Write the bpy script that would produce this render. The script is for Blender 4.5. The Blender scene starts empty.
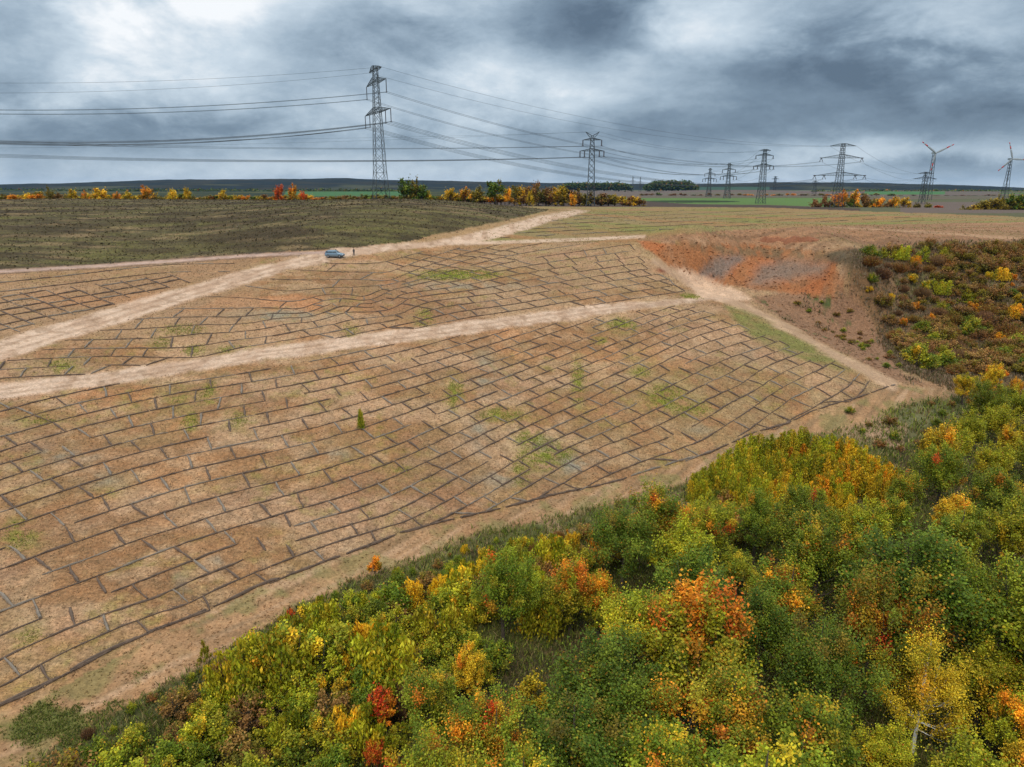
import bpy, bmesh, math, random
import numpy as np
from mathutils import Vector, Matrix
R = math.radians
rng = np.random.default_rng(7)
random.seed(7)
scene = bpy.context.scene
COL = scene.collection

# ---------------------------------------------------------------- camera model
W, HH, F, CX, CY = 1024, 767, 710.0, 512.0, 383.5
PITCH = R(15.4)
CP, SP = math.cos(PITCH), math.sin(PITCH)

def ray(u, v):
    u = np.asarray(u, float); v = np.asarray(v, float)
    return np.stack([u - CX, F*CP + (CY - v)*SP, -F*SP + (CY - v)*CP], -1)

def project(p):
    p = np.asarray(p, float)
    d = np.maximum(p[..., 1]*CP - p[..., 2]*SP, 1e-3)
    h = p[..., 1]*SP + p[..., 2]*CP
    return CX + F*p[..., 0]/d, CY - F*h/d

def pz(u, v, z):                       # point on a ray at height z
    d = ray(u, v); return d*(z/d[2])
def py(u, v, Y):                       # point on a ray at distance Y
    d = ray(u, v); return d*(Y/d[1])

# ---------------------------------------------------------------- noise
def _hash(ix, iy, seed):
    n = (ix.astype(np.int64)*374761393 + iy.astype(np.int64)*668265263 + seed*974634777) & 0x7fffffff
    n = (n ^ (n >> 13))*1274126177 & 0x7fffffff
    return ((n ^ (n >> 16)) & 0xffff)/65535.0
def vnoise(x, y, seed=0):
    ix = np.floor(x); iy = np.floor(y); fx = x-ix; fy = y-iy
    fx = fx*fx*(3-2*fx); fy = fy*fy*(3-2*fy)
    a = _hash(ix, iy, seed); b = _hash(ix+1, iy, seed); c = _hash(ix, iy+1, seed); d = _hash(ix+1, iy+1, seed)
    return (a*(1-fx)+b*fx)*(1-fy) + (c*(1-fx)+d*fx)*fy
def fbm(x, y, seed=0, o=4):
    s = 0; a = .5; t = 0
    for i in range(o):
        s = s + a*vnoise(x, y, seed+i*17); t += a; x = x*2.03+5.1; y = y*2.03+3.7; a *= .5
    return s/t
def sstep(a, b, x):
    t = np.clip((x-a)/(b-a), 0, 1); return t*t*(3-2*t)

# ---------------------------------------------------------------- thin plate splines
def tps_fit(P, val, lam=1e-4):
    P = np.asarray(P, float); val = np.asarray(val, float); n = len(P)
    d2 = ((P[:, None]-P[None])**2).sum(-1)
    K = .5*d2*np.log(d2+1e-12) + lam*np.eye(n)
    A = np.zeros((n+3, n+3)); A[:n, :n] = K; A[:n, n] = 1; A[:n, n+1:] = P; A[n, :n] = 1; A[n+1:, :n] = P.T
    return P, np.linalg.solve(A, np.concatenate([val, [0, 0, 0]]))
def tps_eval(m, x, y):
    P, w = m; n = len(P); out = w[n] + w[n+1]*x + w[n+2]*y
    for i in range(n):
        d2 = (x-P[i, 0])**2 + (y-P[i, 1])**2
        out = out + w[i]*.5*d2*np.log(d2+1e-12)
    return out

# ---------------------------------------------------------------- terrain
CTRL = [  # u, v, z below the camera
 (0,705,-35),(0,600,-34),(0,480,-31.5),(0,399,-28.5),(0,350,-25),(0,270,-18.5),(0,230,-12),(0,200,-5),
 (150,660,-35),(150,520,-33.3),(150,430,-30.5),(150,380,-28),(150,310,-22.5),(150,262,-18),(150,225,-11),(150,200,-5),
 (300,575,-35),(300,480,-32.7),(300,400,-29),(300,352,-26),(300,300,-21.5),(330,262,-17),(330,256,-16),(330,225,-10),(330,200,-4.8),
 (450,525,-35),(450,450,-32.5),(450,390,-29),(450,335,-25),(450,280,-19.5),(450,243,-14.5),(440,215,-8),(440,200.5,-5),(480,240,-14),
 (560,500,-35),(560,430,-32.5),(560,370,-28.5),(560,320,-24.3),(560,270,-18.6),(560,240,-14.6),(575,212,-10.5),(520,222,-10.5),
 (650,472,-35),(650,400,-31),(650,340,-26.3),(650,306,-22.8),(650,260,-17),(640,240,-14.5),
 (690,301,-22.6),(700,291,-22),(740,303,-23.5),(700,350,-27.5),(720,290,-22.6),(700,248,-14.6),(700,276,-21.3),
 (760,430,-33.5),(760,380,-30),(760,340,-26.5),(800,350,-28),(800,410,-32.5),(850,366,-29.5),(850,400,-32),(900,388,-32),(945,392,-33),
 (640,215,-12.5),(768,225,-13.5),(768,209,-13),(700,233,-14),(900,228,-14),(860,213,-12.8),(950,216,-12.6),(1024,219,-12.6),
 (700,262,-18.0),(760,256,-16.9),(760,270,-19.6),(820,258,-16.6),(820,270,-19.3),
 (760,247,-14.8),(760,288,-22.8),(820,252,-15.2),(820,292,-23.5),(850,262,-16.5),(850,300,-25),(870,249,-15),(950,243,-14.6),(1024,240,-14.5),
 (900,300,-25.5),(900,340,-31.5),(960,300,-26),(960,350,-33),(1020,290,-24),(1020,350,-33),
 (250,660,-36.2),(400,600,-36.8),(520,620,-38),(650,540,-37.2),(650,650,-39),(800,500,-36.6),(800,620,-39),(930,430,-35),(1010,430,-36),(1010,560,-38.5),
 (100,767,-36.5),(300,767,-38),(512,767,-39),(750,767,-39.5),(1024,767,-39.5),
]
XY = []; ZZ = []
for u, v, z in CTRL:
    p = pz(u, v, float(z)); XY.append(p[:2]); ZZ.append(z)
EXTRA = [(-160,60,-33),(-200,120,-26),(-240,190,-18),(-420,300,-6),(-300,430,-9),(-120,420,-9.5),(0,430,-12),(-60,600,-13),(-400,600,-12),
         (120,600,-13.5),(350,560,-14),(500,400,-14),(330,260,-15),(250,200,-20),(190,130,-31),(150,80,-38),(0,10,-41),(90,20,-41),(-90,10,-39),
         (-300,60,-30),(300,60,-36),(0,800,-15),(500,800,-15),(-500,800,-13),(0,-60,-42)]
for x, y, z in EXTRA: XY.append(np.array([x, y], float)); ZZ.append(z)
SC = 100.0
TM = tps_fit(np.array(XY)/SC, ZZ, 2e-4)
RU = [-200,0,60,130,190,256,300,345,400,512,560,600,630,645,695,720,768,850,900,960,1024,1300]
RV = [187,185.5,184.5,182.5,181,180.5,180,179.5,181,183,184,184,184.5,184.5,185,184.5,183,183.5,184.5,186,188.5,190]
def H(x, y):
    r = np.hypot(x, y)
    xx = np.clip(x, -480, 520); yy = np.clip(y, -50, 800)
    z = tps_eval(TM, xx/SC, yy/SC)
    z = np.clip(z, -44, -4)
    z = z + (fbm(x/9, y/9, 3)-.5)*.5 + (fbm(x/2.2, y/2.2, 5, 3)-.5)*.13
    bk = np.exp(-(((x-56)/20)**2+((y-172)/22)**2)**2)
    z = z + bk*((np.abs(fbm(x/2.6+y/9, (y-x*.3)/11, 61, 3)-.5)*-3.6)+(fbm(x/1.3, y/1.3, 63, 3)-.5)*.7+.3)
    rv = np.exp(-(((x-105)/40)**2+((y-175)/40)**2)**2)
    z = z + rv*(fbm(x/13, y/13, 65, 3)-.5)*3.2
    zf = -15 + (fbm(x/400, y/400, 11)-.5)*4
    w = sstep(480, 760, r); z = z*(1-w) + zf*w
    u, _ = project(np.stack([x, np.maximum(y, 1), np.zeros_like(x)], -1))
    ridge = (188.2-np.interp(u, RU, RV))/764*6200
    ridge = ridge + (fbm(x/260, y/260, 21, 4)-.5)*16
    lift = sstep(3300, 6000, r)
    mid = 14*sstep(1700, 2300, r)*sstep(3000, 2500, r)*sstep(640, 700, u)*sstep(840, 760, u)
    return z + lift*(ridge+15) + mid*.6

# lookup grid for picking ground points by azimuth and elevation
AZ = np.radians(np.linspace(-62, 62, 621)); RR = np.geomspace(10, 9000, 1100)
_g = H(np.sin(AZ)[:, None]*RR[None], np.cos(AZ)[:, None]*RR[None])
_cm = np.maximum.accumulate(_g/RR[None], axis=1)
def ground(u, v):
    """world point of the terrain seen at photo position u, v"""
    d = ray(u, v); a = math.atan2(d[0], d[1]); te = d[2]/math.hypot(d[0], d[1])
    f = (a-AZ[0])/(AZ[1]-AZ[0]); i = int(np.clip(math.floor(f), 0, len(AZ)-2)); f = min(max(f-i, 0), 1)
    row = _cm[i]*(1-f) + _cm[i+1]*f
    k = int(np.searchsorted(row, te))
    if k <= 0: r = RR[0]
    elif k >= len(RR): r = RR[-1]
    else:
        e0, e1 = row[k-1], row[k]; q = (te-e0)/max(e1-e0, 1e-9); r = RR[k-1] + (RR[k]-RR[k-1])*q
    x, y = math.sin(a)*r, math.cos(a)*r
    return np.array([x, y, float(H(np.array([x]), np.array([y]))[0])])
def gz(x, y): return float(H(np.array([float(x)]), np.array([float(y)]))[0])

# ---------------------------------------------------------------- scene helpers
def tag(o, label=None, cat=None, group=None, kind=None):
    if label: o['label'] = label
    if cat: o['category'] = cat
    if group: o['group'] = group
    if kind: o['kind'] = kind
    return o
def link(o, parent=None):
    COL.objects.link(o)
    if parent is not None: o.parent = parent
    return o
def empty(name, loc, rz=0, s=1):
    o = bpy.data.objects.new(name, None); o.location = loc; o.rotation_euler = (0, 0, rz); o.scale = (s, s, s)
    o.empty_display_size = .3
    return link(o)
def mesh_np(name, V, Fc, mat=None, smooth=False, col=None):
    V = np.asarray(V, np.float32); Fc = np.asarray(Fc, np.int32); n = Fc.shape[1]
    me = bpy.data.meshes.new(name)
    me.vertices.add(len(V)); me.vertices.foreach_set('co', V.ravel())
    me.loops.add(Fc.size); me.loops.foreach_set('vertex_index', Fc.ravel())
    me.polygons.add(len(Fc)); me.polygons.foreach_set('loop_start', np.arange(0, Fc.size, n, dtype=np.int32))
    if smooth: me.polygons.foreach_set('use_smooth', np.ones(len(Fc), bool))
    if col is not None:
        a = me.color_attributes.new('tint', 'FLOAT_COLOR', 'POINT')
        c = np.ones((len(V), 4), np.float32); c[:, :3] = col; a.data.foreach_set('color', c.ravel())
    me.update(calc_edges=True)
    if mat: me.materials.append(mat)
    return me
def obj(name, me, parent=None):
    return link(bpy.data.objects.new(name, me), parent)

class MB:
    """collects tubes, boxes and prisms as quads/tris of one mesh"""
    def __init__(s): s.V = []; s.F = []; s.M = []; s.mi = 0
    def add(s, V, F):
        n = len(s.V); s.V += [tuple(map(float, p)) for p in V]; s.F += [tuple(i+n for i in f) for f in F]; s.M += [s.mi]*len(F)
    def bar(s, a, b, r0, r1=None, n=4):
        a = np.array(a, float); b = np.array(b, float); r1 = r0 if r1 is None else r1
        d = b-a; L = np.linalg.norm(d)
        if L < 1e-6: return
        d /= L; up = np.array([0, 0, 1.]) if abs(d[2]) < .9 else np.array([1., 0, 0])
        e = np.cross(d, up); e /= np.linalg.norm(e); f = np.cross(d, e)
        V = []
        for c, r in ((a, r0), (b, r1)):
            for k in range(n):
                t = 2*math.pi*(k+.5)/n; V.append(c+(e*math.cos(t)+f*math.sin(t))*r)
        s.add(V, [(k, (k+1) % n, n+(k+1) % n, n+k) for k in range(n)] + [tuple(range(n-1, -1, -1)), tuple(range(n, 2*n))])
    def tube(s, pts, rad, n=6):
        pts = np.asarray(pts, float); m = len(pts); V = []
        for i in range(m):
            d = pts[min(i+1, m-1)]-pts[max(i-1, 0)]; d /= max(np.linalg.norm(d), 1e-9)
            up = np.array([0, 0, 1.]) if abs(d[2]) < .95 else np.array([1., 0, 0])
            e = np.cross(d, up); e /= np.linalg.norm(e); f = np.cross(e, d)
            r = rad[i] if hasattr(rad, '__len__') else rad
            for k in range(n):
                t = 2*math.pi*k/n; V.append(pts[i]+(e*math.cos(t)+f*math.sin(t))*r)
        Fc = [(i*n+k, i*n+(k+1) % n, (i+1)*n+(k+1) % n, (i+1)*n+k) for i in range(m-1) for k in range(n)]
        Fc += [tuple(range(n-1, -1, -1)), tuple(range((m-1)*n, m*n))]
        s.add(V, Fc)
    def box(s, c, h, rz=0):
        V = []
        for z in (-1, 1):
            for x, y in ((-1, -1), (1, -1), (1, 1), (-1, 1)):
                X, Y = x*h[0], y*h[1]
                V.append((c[0]+X*math.cos(rz)-Y*math.sin(rz), c[1]+X*math.sin(rz)+Y*math.cos(rz), c[2]+z*h[2]))
        s.add(V, [(3, 2, 1, 0), (4, 5, 6, 7), (0, 1, 5, 4), (1, 2, 6, 5), (2, 3, 7, 6), (3, 0, 4, 7)])
    def build(s, name, mat, parent=None, smooth=False):
        me = bpy.data.meshes.new(name); me.from_pydata(s.V, [], s.F)
        for m in (mat if isinstance(mat, (list, tuple)) else [mat]): me.materials.append(m)
        me.polygons.foreach_set('material_index', s.M)
        if smooth: me.polygons.foreach_set('use_smooth', [True]*len(s.F))
        me.update(); return obj(name, me, parent)

# ---------------------------------------------------------------- materials
def new_mat(name):
    m = bpy.data.materials.new(name); m.use_nodes = True; nt = m.node_tree
    return m, nt, nt.nodes['Principled BSDF'], nt.nodes, nt.links
def plain(name, c, rough=.7, metal=0., var=.15, scale=3.):
    m, nt, b, N, L = new_mat(name)
    b.inputs['Roughness'].default_value = rough; b.inputs['Metallic'].default_value = metal
    tc = N.new('ShaderNodeTexCoord'); no = N.new('ShaderNodeTexNoise'); no.inputs['Scale'].default_value = scale; no.inputs['Detail'].default_value = 4
    L.new(tc.outputs['Object'], no.inputs['Vector'])
    mr = N.new('ShaderNodeMapRange'); mr.inputs['To Min'].default_value = 1-var; mr.inputs['To Max'].default_value = 1+var
    L.new(no.outputs['Fac'], mr.inputs['Value'])
    mx = N.new('ShaderNodeVectorMath'); mx.operation = 'SCALE'; mx.inputs[0].default_value = c
    L.new(mr.outputs[0], mx.inputs['Scale']); L.new(mx.outputs[0], b.inputs['Base Color'])
    return m

def ground_mat(name, fine=1.0, bump=.35):
    m, nt, b, N, L = new_mat(name)
    b.inputs['Roughness'].default_value = .95; b.inputs['Specular IOR Level'].default_value = .1
    at = N.new('ShaderNodeVertexColor'); at.layer_name = 'tint'
    ge = N.new('ShaderNodeNewGeometry')
    def noise(sc, det, rough=.6, off=0):
        n = N.new('ShaderNodeTexNoise'); n.inputs['Scale'].default_value = sc; n.inputs['Detail'].default_value = det
        n.inputs['Roughness'].default_value = rough
        mp = N.new('ShaderNodeMapping'); mp.inputs['Location'].default_value = (off, off*1.7, 0)
        L.new(ge.outputs['Position'], mp.inputs['Vector']); L.new(mp.outputs[0], n.inputs['Vector']); return n
    n1 = noise(2.6, 5, .75); n2 = noise(.45, 5, .65, 31); n3 = noise(7.0, 3, .7, 77)
    # brightness variation
    def rng_(n, lo, hi, a=.3, c=.7):
        r = N.new('ShaderNodeMapRange'); r.inputs['From Min'].default_value = a; r.inputs['From Max'].default_value = c
        r.inputs['To Min'].default_value = lo; r.inputs['To Max'].default_value = hi; r.clamp = True
        L.new(n.outputs['Fac'], r.inputs['Value']); return r
    a1 = rng_(n1, 1-.6*fine, 1+.55*fine); a2 = rng_(n2, 1-.18*fine, 1+.18*fine); a3 = rng_(n3, 1-.42*fine, 1+.42*fine)
    mu = N.new('ShaderNodeMath'); mu.operation = 'MULTIPLY'; L.new(a1.outputs[0], mu.inputs[0]); L.new(a2.outputs[0], mu.inputs[1])
    mu2 = N.new('ShaderNodeMath'); mu2.operation = 'MULTIPLY'; L.new(mu.outputs[0], mu2.inputs[0]); L.new(a3.outputs[0], mu2.inputs[1])
    sc = N.new('ShaderNodeVectorMath'); sc.operation = 'SCALE'; L.new(at.outputs['Color'], sc.inputs[0]); L.new(mu2.outputs[0], sc.inputs['Scale'])
    # slight hue drift by mixing towards a straw tone where n2 is high
    mx = N.new('ShaderNodeMix'); mx.data_type = 'RGBA'; mx.blend_type = 'OVERLAY'
    mx.inputs['B'].default_value = (.58, .405, .27, 1)
    n4 = noise(.9, 4, .7, 12); f4 = rng_(n4, 0, .35*fine)
    L.new(f4.outputs[0], mx.inputs['Factor']); L.new(sc.outputs[0], mx.inputs['A'])
    L.new(mx.outputs['Result'], b.inputs['Base Color'])
    bp = N.new('ShaderNodeBump'); bp.inputs['Strength'].default_value = bump; bp.inputs['Distance'].default_value = .25
    L.new(n1.outputs['Fac'], bp.inputs['Height']); L.new(bp.outputs[0], b.inputs['Normal'])
    return m

def leaf_mat(name='leaves', gain=1.0):
    m, nt, b, N, L = new_mat(name)
    at = N.new('ShaderNodeVertexColor'); at.layer_name = 'tint'
    oi = N.new('ShaderNodeObjectInfo')
    hs = N.new('ShaderNodeHueSaturation'); hs.inputs['Saturation'].default_value = 1.0
    mr = N.new('ShaderNodeMapRange'); mr.inputs['To Min'].default_value = .488; mr.inputs['To Max'].default_value = .508
    L.new(oi.outputs['Random'], mr.inputs['Value']); L.new(mr.outputs[0], hs.inputs['Hue'])
    mv = N.new('ShaderNodeMapRange'); mv.inputs['To Min'].default_value = .82*gain; mv.inputs['To Max'].default_value = 1.22*gain
    fr = N.new('ShaderNodeMath'); fr.operation = 'FRACT'; m7 = N.new('ShaderNodeMath'); m7.operation = 'MULTIPLY'; m7.inputs[1].default_value = 7.13
    L.new(oi.outputs['Random'], m7.inputs[0]); L.new(m7.outputs[0], fr.inputs[0]); L.new(fr.outputs[0], mv.inputs['Value']); L.new(mv.outputs[0], hs.inputs['Value'])
    L.new(at.outputs['Color'], hs.inputs['Color'])
    L.new(hs.outputs[0], b.inputs['Base Color']); b.inputs['Roughness'].default_value = .6; b.inputs['Specular IOR Level'].default_value = .25
    tr = N.new('ShaderNodeBsdfTranslucent'); L.new(hs.outputs[0], tr.inputs['Color'])
    mx = N.new('ShaderNodeMixShader'); mx.inputs[0].default_value = .2
    out = N['Material Output']; L.new(b.outputs[0], mx.inputs[1]); L.new(tr.outputs[0], mx.inputs[2]); L.new(mx.outputs[0], out.inputs['Surface'])
    return m
# ================================================================= GROUND
nA, nAo = 1150, 60
az = np.radians(np.concatenate([np.linspace(-88, -40, nAo, endpoint=False), np.linspace(-40, 40, nA), np.linspace(40, 88, nAo+1)[1:]]))
rr = np.concatenate([np.geomspace(8, 420, 760, endpoint=False), np.geomspace(420, 11000, 230)])
GX = np.sin(az)[:, None]*rr[None]; GY = np.cos(az)[:, None]*rr[None]
GZ = H(GX, GY)
U, V_ = project(np.stack([GX, GY, GZ], -1)); RAD = np.hypot(GX, GY)
# wobble the outlines so no edge is ruler straight
j1 = (fbm(GX/4, GY/4, 41)-.5); j2 = (fbm(GX/1.1, GY/1.1, 43, 3)-.5); px = 720/np.maximum(RAD, 30)
UU = U + (j1*3.0+j2*1.0)*px*.6; VV = V_ + (fbm(GX/4, GY/4, 47)-.5)*2.0*px*.35 + j2*px*.3

def inside(poly, x, y):
    c = np.zeros(x.shape, bool); n = len(poly)
    for i in range(n):
        x0, y0 = poly[i]; x1, y1 = poly[(i+1) % n]
        if y0 == y1: continue
        t = ((y0 > y) != (y1 > y)) & (x < (x1-x0)*(y-y0)/(y1-y0)+x0)
        c ^= t
    return c
def sdist(poly, x, y, closed=True):
    """distance in photo units to an outline; negative inside"""
    n = len(poly); d = np.full(x.shape, 1e6); pa = np.array(poly, float); (x0_, y0_), (x1_, y1_) = pa.min(0)-14, pa.max(0)+14
    bb = (x > x0_) & (x < x1_) & (y > y0_) & (y < y1_)
    d[bb] = _sdist(poly, x[bb], y[bb], closed); return d
def _sdist(poly, x, y, closed=True):
    d = np.full(x.shape, 1e6); n = len(poly)
    for i in range(n if closed else n-1):
        x0, y0 = poly[i]; x1, y1 = poly[(i+1) % n]; dx, dy = x1-x0, y1-y0
        t = np.clip(((x-x0)*dx+(y-y0)*dy)/(dx*dx+dy*dy+1e-9), 0, 1)
        d = np.minimum(d, np.hypot(x-x0-t*dx, y-y0-t*dy))
    if closed: d = np.where(inside(poly, x, y), -d, d)
    return d

T1_TOP = [(-250,408),(0,340),(100,311),(200,283),(256,267),(300,257),(330,250)]
T1_BOT = [(330,262),(290,270),(256,281),(200,297),(100,329),(0,360),(-250,432)]
RD_TOP = [(330,249),(400,244),(440,240),(490,229),(540,216),(575,209.5)]
RD_BOT = [(590,211),(560,219),(520,231),(495,239),(470,244),(440,246.5),(400,250),(350,256),(330,261)]
T2_TOP = [(-250,405),(0,384),(100,373),(200,358),(260,348),(400,330),(512,316),(600,304),(690,299),(722,298)]
T2_BOT = [(690,303),(650,308),(600,315),(512,328),(400,343),(256,361),(200,371),(135,381),(0,399),(-250,424)]
LR_TOP = [(-150,790),(0,712),(60,690),(180,625),(256,590),(330,562),(400,535),(512,508),(600,487),(700,458),(790,427),(895,386),(950,387)]
LR_BOT = [(952,396),(905,404),(872,420),(830,432),(760,455),(720,470),(650,493),(560,516),(480,532),(400,562),(300,606),(250,635),(150,692),(60,742),(-20,790)]
POLY = dict(
 track_one=T1_TOP+T1_BOT, road=RD_TOP+RD_BOT, track_two=T2_TOP+T2_BOT, low_road=LR_TOP+LR_BOT,
 wedge=[(672,266),(690,272),(715,281),(742,292),(752,300),(722,301),(700,298),(688,284)],
 weedy=[(-5,775),(-2,728),(30,706),(75,684),(125,668),(152,672),(130,700),(92,732),(50,770)],
 grassy=[(722,304),(760,313),(800,333),(842,360),(870,376),(830,368),(790,356),(750,338)],
 bank=[(636,240),(664,243),(720,244),(790,246),(842,258),(836,268),(846,280),(840,291),(826,296),(780,292),(735,286),(700,281),(668,266),(650,252)],
 plateau=[(640,236.5),(700,232),(800,226.5),(900,224),(1100,221),(1200,238),(1024,240.5),(950,243),(870,249),(820,251),(760,246),(700,243.5),(636,240)],
 ravine=[(846,254),(870,249),(950,243),(1200,236),(1300,420),(1010,420),(945,388),(905,372),(880,350),(868,318),(852,290)],
 slope=[(750,298),(780,293),(850,292),(870,320),(885,350),(905,375),(940,388),(890,380),(850,356),(800,330)],
 margin=[(400,246),(440,234),(500,222),(545,212),(570,208),(575,210),(540,216),(490,229),(440,240)],
)
SD = {k: sdist(p, UU, VV) for k, p in POLY.items()}
narrow = sdist([(-250,284),(0,271.5),(100,266),(180,260.5),(256,255.2),(330,252)], UU*1.0, V_+j2*.6, closed=False)
branch = sdist([(465,243.5),(520,241.5),(560,240.3),(600,238.5),(645,236.5)], UU, V_+j2*.5, closed=False)
downtr = sdist([(654,262),(676,275),(694,287),(722,299),(760,313),(800,335),(850,363),(893,386)], UU, VV, closed=False)
dkb = np.interp(U, [-250,0,100,180,256,330,400,440,500,545,562], [282,269,264,258.5,253,249.5,243,234,222,211,205])
near = RAD < 560
dark = near & (U < 566) & (VV < dkb) & (RAD < np.interp(U, [0,150,300,450,566], [425,385,350,345,350]))
low_b = np.interp(U, [p[0] for p in sorted(LR_BOT)], [p[1] for p in sorted(LR_BOT)])
wood = near & (VV > low_b) & (V_ > 380)
rim = np.interp(U, [512,600,768,860,950,1024,1300], [203.5,206,207.7,211,214,217,224])

def blend(c, new, w):
    w = np.clip(w, 0, 1)[..., None]; return c*(1-w)+np.asarray(new, float)*w
def edge(sd, soft): return np.clip(.5-sd/soft, 0, 1)

# soil of the planted slope
nb = fbm(GX/7, GY/7, 101); nc = fbm(GX/2.4, GY/2.4, 103); ne = fbm(GX/.7, GY/.7, 107, 3); nl = fbm(GX/25, GY/25, 109)
C = np.zeros(GX.shape+(3,)) + np.array([.265, .142, .070])
C = blend(C, [.36, .195, .10], sstep(.45, .75, nb)*.8)
C = blend(C, [.43, .28, .17], sstep(.5, .72, nc)*.5)
C = blend(C, [.23, .165, .078], sstep(.45, .7, fbm(GX/5, GY/5, 113))*.4)
C = blend(C, [.42, .19, .085], sstep(.63, .85, fbm(GX/9, GY/9, 117))*.45)
C = blend(C, [.43, .285, .185], sstep(.46, .62, fbm(GX/17, GY/8, 119))*.5)
C = blend(C, [.24, .135, .085], sstep(.5, .66, fbm(GX/12, GY/12, 120))*.35)
C = blend(C, [.17, .11, .06], sstep(.52, .75, ne)*.4)
C = blend(C, [.21, .16, .07], sstep(.5, .7, fbm(GX/1.3, GY/1.3, 115))*.3*sstep(.35,.6,nl))
# more weathered straw / olive to the right and to the top
C = blend(C, [.255, .18, .09], (sstep(480, 720, U)*sstep(330, 380, V_)*.5 + sstep(330, 600, U)*sstep(330, 250, V_)*.55)*sstep(.3, .6, nc))
C = blend(C, [.41, .17, .075], sstep(250, 120, np.abs(U-190))*sstep(14, 5, np.abs(V_-302))*sstep(.4, .6, nb)*.5)
# green patches: a general thin sprinkling and a few stronger ones that run down the slope
gp = .5*sstep(.52, .75, fbm(GX/2.0, GY/2.0, 121))*sstep(.50, .66, fbm(GX/14, GY/14, 127))*.7
GREEN = [(545,455,24,14,.9),(530,440,14,9,.8),(578,382,5,20,1),(665,398,20,12,.8),(690,410,22,6,.6),(455,393,8,16,.7),(500,415,24,7,.7),
         (700,405,18,8,.3),(455,275,40,4.5,1),(425,318,9,10,.6),(350,333,9,9,.5),(210,395,8,11,.7),(190,422,7,9,.8),(110,492,16,8,.3),
         (622,325,16,7,.7),(600,340,7,4,.6),(20,535,18,16,.6),(30,638,20,16,.35),(235,350,20,5,.5),(195,350,9,5,.8),(60,366,16,7,.6),
         (400,470,14,5,.4),(690,297,9,3,.9),(400,450,26,5,.3),(520,470,9,18,.6),(180,400,30,14,.3),(240,420,16,14,.35),(105,640,20,12,.3),
         (40,420,30,8,.35),(180,330,30,6,.5),(160,343,12,6,.6),(270,315,46,4,.2),(640,372,10,6,.5),(310,470,40,10,.2),(380,430,5,22,.35)]
for gu, gv, su, sv, k in GREEN:
    gp = np.maximum(gp, k*1.5*np.exp(-((U-gu)/su)**2-((V_-gv)/sv)**2)*sstep(.3, .62, nc+.25*ne))
C = blend(C, [.20, .215, .03], gp*(.35+.65*sstep(.35,.65,ne))*.85*near)
# pale grey silt washed into small gullies
gr = 0*U
for gu, gv, su, sv, k in [(485,375,9,22,.55),(478,430,10,18,.5),(575,465,22,9,.7),(545,445,16,8,.4),(455,286,60,4,.5),(60,455,34,8,.5),(100,480,20,7,.4),
                          (275,315,50,6,.6),(500,478,22,9,.5),(225,560,16,8,.4),(125,590,18,10,.3),(180,585,10,18,.3),(750,355,12,6,.2),(700,430,14,5,.3),(330,455,26,5,.4)]:
    gr = np.maximum(gr, k*1.4*np.exp(-((U-gu)/su)**2-((V_-gv)/sv)**2))
C = blend(C, [.22, .205, .16], gr*sstep(.3, .6, nc)*near)
# upper fringe between the tracks, left
C = blend(C, [.30, .185, .105], .5*((V_ > 255) & (V_ < 345) & (U < 260) & near & (SD['track_one'] > 0)))
# field behind the road
fieldD = near & (VV < 242) & (VV > rim) & (U > 470) & ~dark
C = np.where(fieldD[..., None], blend(np.zeros_like(C)+[.225,.168,.08], [.27,.15,.07], sstep(.35,.7,fbm(GX/40+GY/300, GY/9, 131))), C)
C = np.where(fieldD[..., None], blend(C, [.16,.18,.05], sstep(.5,.72,fbm(GX/26, GY/12, 137))*.7), C)
# dark stubble field
dk = np.zeros_like(C) + [.115, .098, .046]
ds = fbm(GX/16+GY/50, GY/5, 141)
dk = blend(dk, [.13, .12, .042], sstep(.45, .68, ds)*.8); dk = blend(dk, [.06, .045, .028], sstep(.5, .72, fbm(GX/9, GY/3.5, 143))*.8)
dk = blend(dk, [.06, .042, .026], sstep(.45, .65, fbm(GX/30+GY/90, GY/7, 149))*.75)
dk = blend(dk, [.25, .18, .10], sstep(.55, .75, fbm(GX/14, GY/3, 147, 5))*.7)
dk = blend(dk, [.05, .038, .022], sstep(.5, .66, fbm(GX/26-GY/60, GY/2.4, 151))*.6)
C = np.where(dark[..., None], dk*.84, C)
# woodland floor and verge
wf = blend(np.zeros_like(C)+[.055, .045, .022], [.075, .08, .02], sstep(.35, .65, nb)); wf = blend(wf, [.15, .09, .05], sstep(.6, .75, nc)*.6)
wd = np.clip((VV-low_b), 0, 200)
C = np.where(wood[..., None], wf, C)
verge = wood & (wd < 26+14*(nb-.5)*4)
C = np.where(verge[..., None], blend(C, [.095, .10, .04], .7+0*nb), C)
C = blend(C, [.30, .19, .12], wood*sstep(.6, .72, nb)*sstep(40, 5, wd)*.8)
# ravine and brown slope
C = blend(C, [.17, .10, .052], edge(SD['ravine'], 8)*near)
C = blend(C, [.30, .18, .11], edge(SD['ravine'], 2)*sstep(.56, .7, nb)*near*.7)
C = blend(C, [.075, .085, .028], edge(SD['ravine'], 2)*sstep(.54, .7, fbm(GX/5, GY/5, 151))*near*.8)
C = blend(C, [.225, .128, .078], edge(SD['slope'], 4)*near); C = blend(C, [.07, .085, .03], edge(SD['slope'], 4)*near*sstep(.68, .78, fbm(GX/2.5, GY/2.5, 153)))
# low ground at the end of the lower road
gl = near*np.exp(-((U-915)/45)**2-((V_-420)/22)**2)
C = blend(C, [.13, .125, .06], gl*1.2*sstep(.3, .55, nc)); C = blend(C, [.33, .21, .14], near*edge(sdist([(855,408),(905,425),(905,450),(880,445),(858,425)], UU, VV), 4)*.8)
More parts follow.
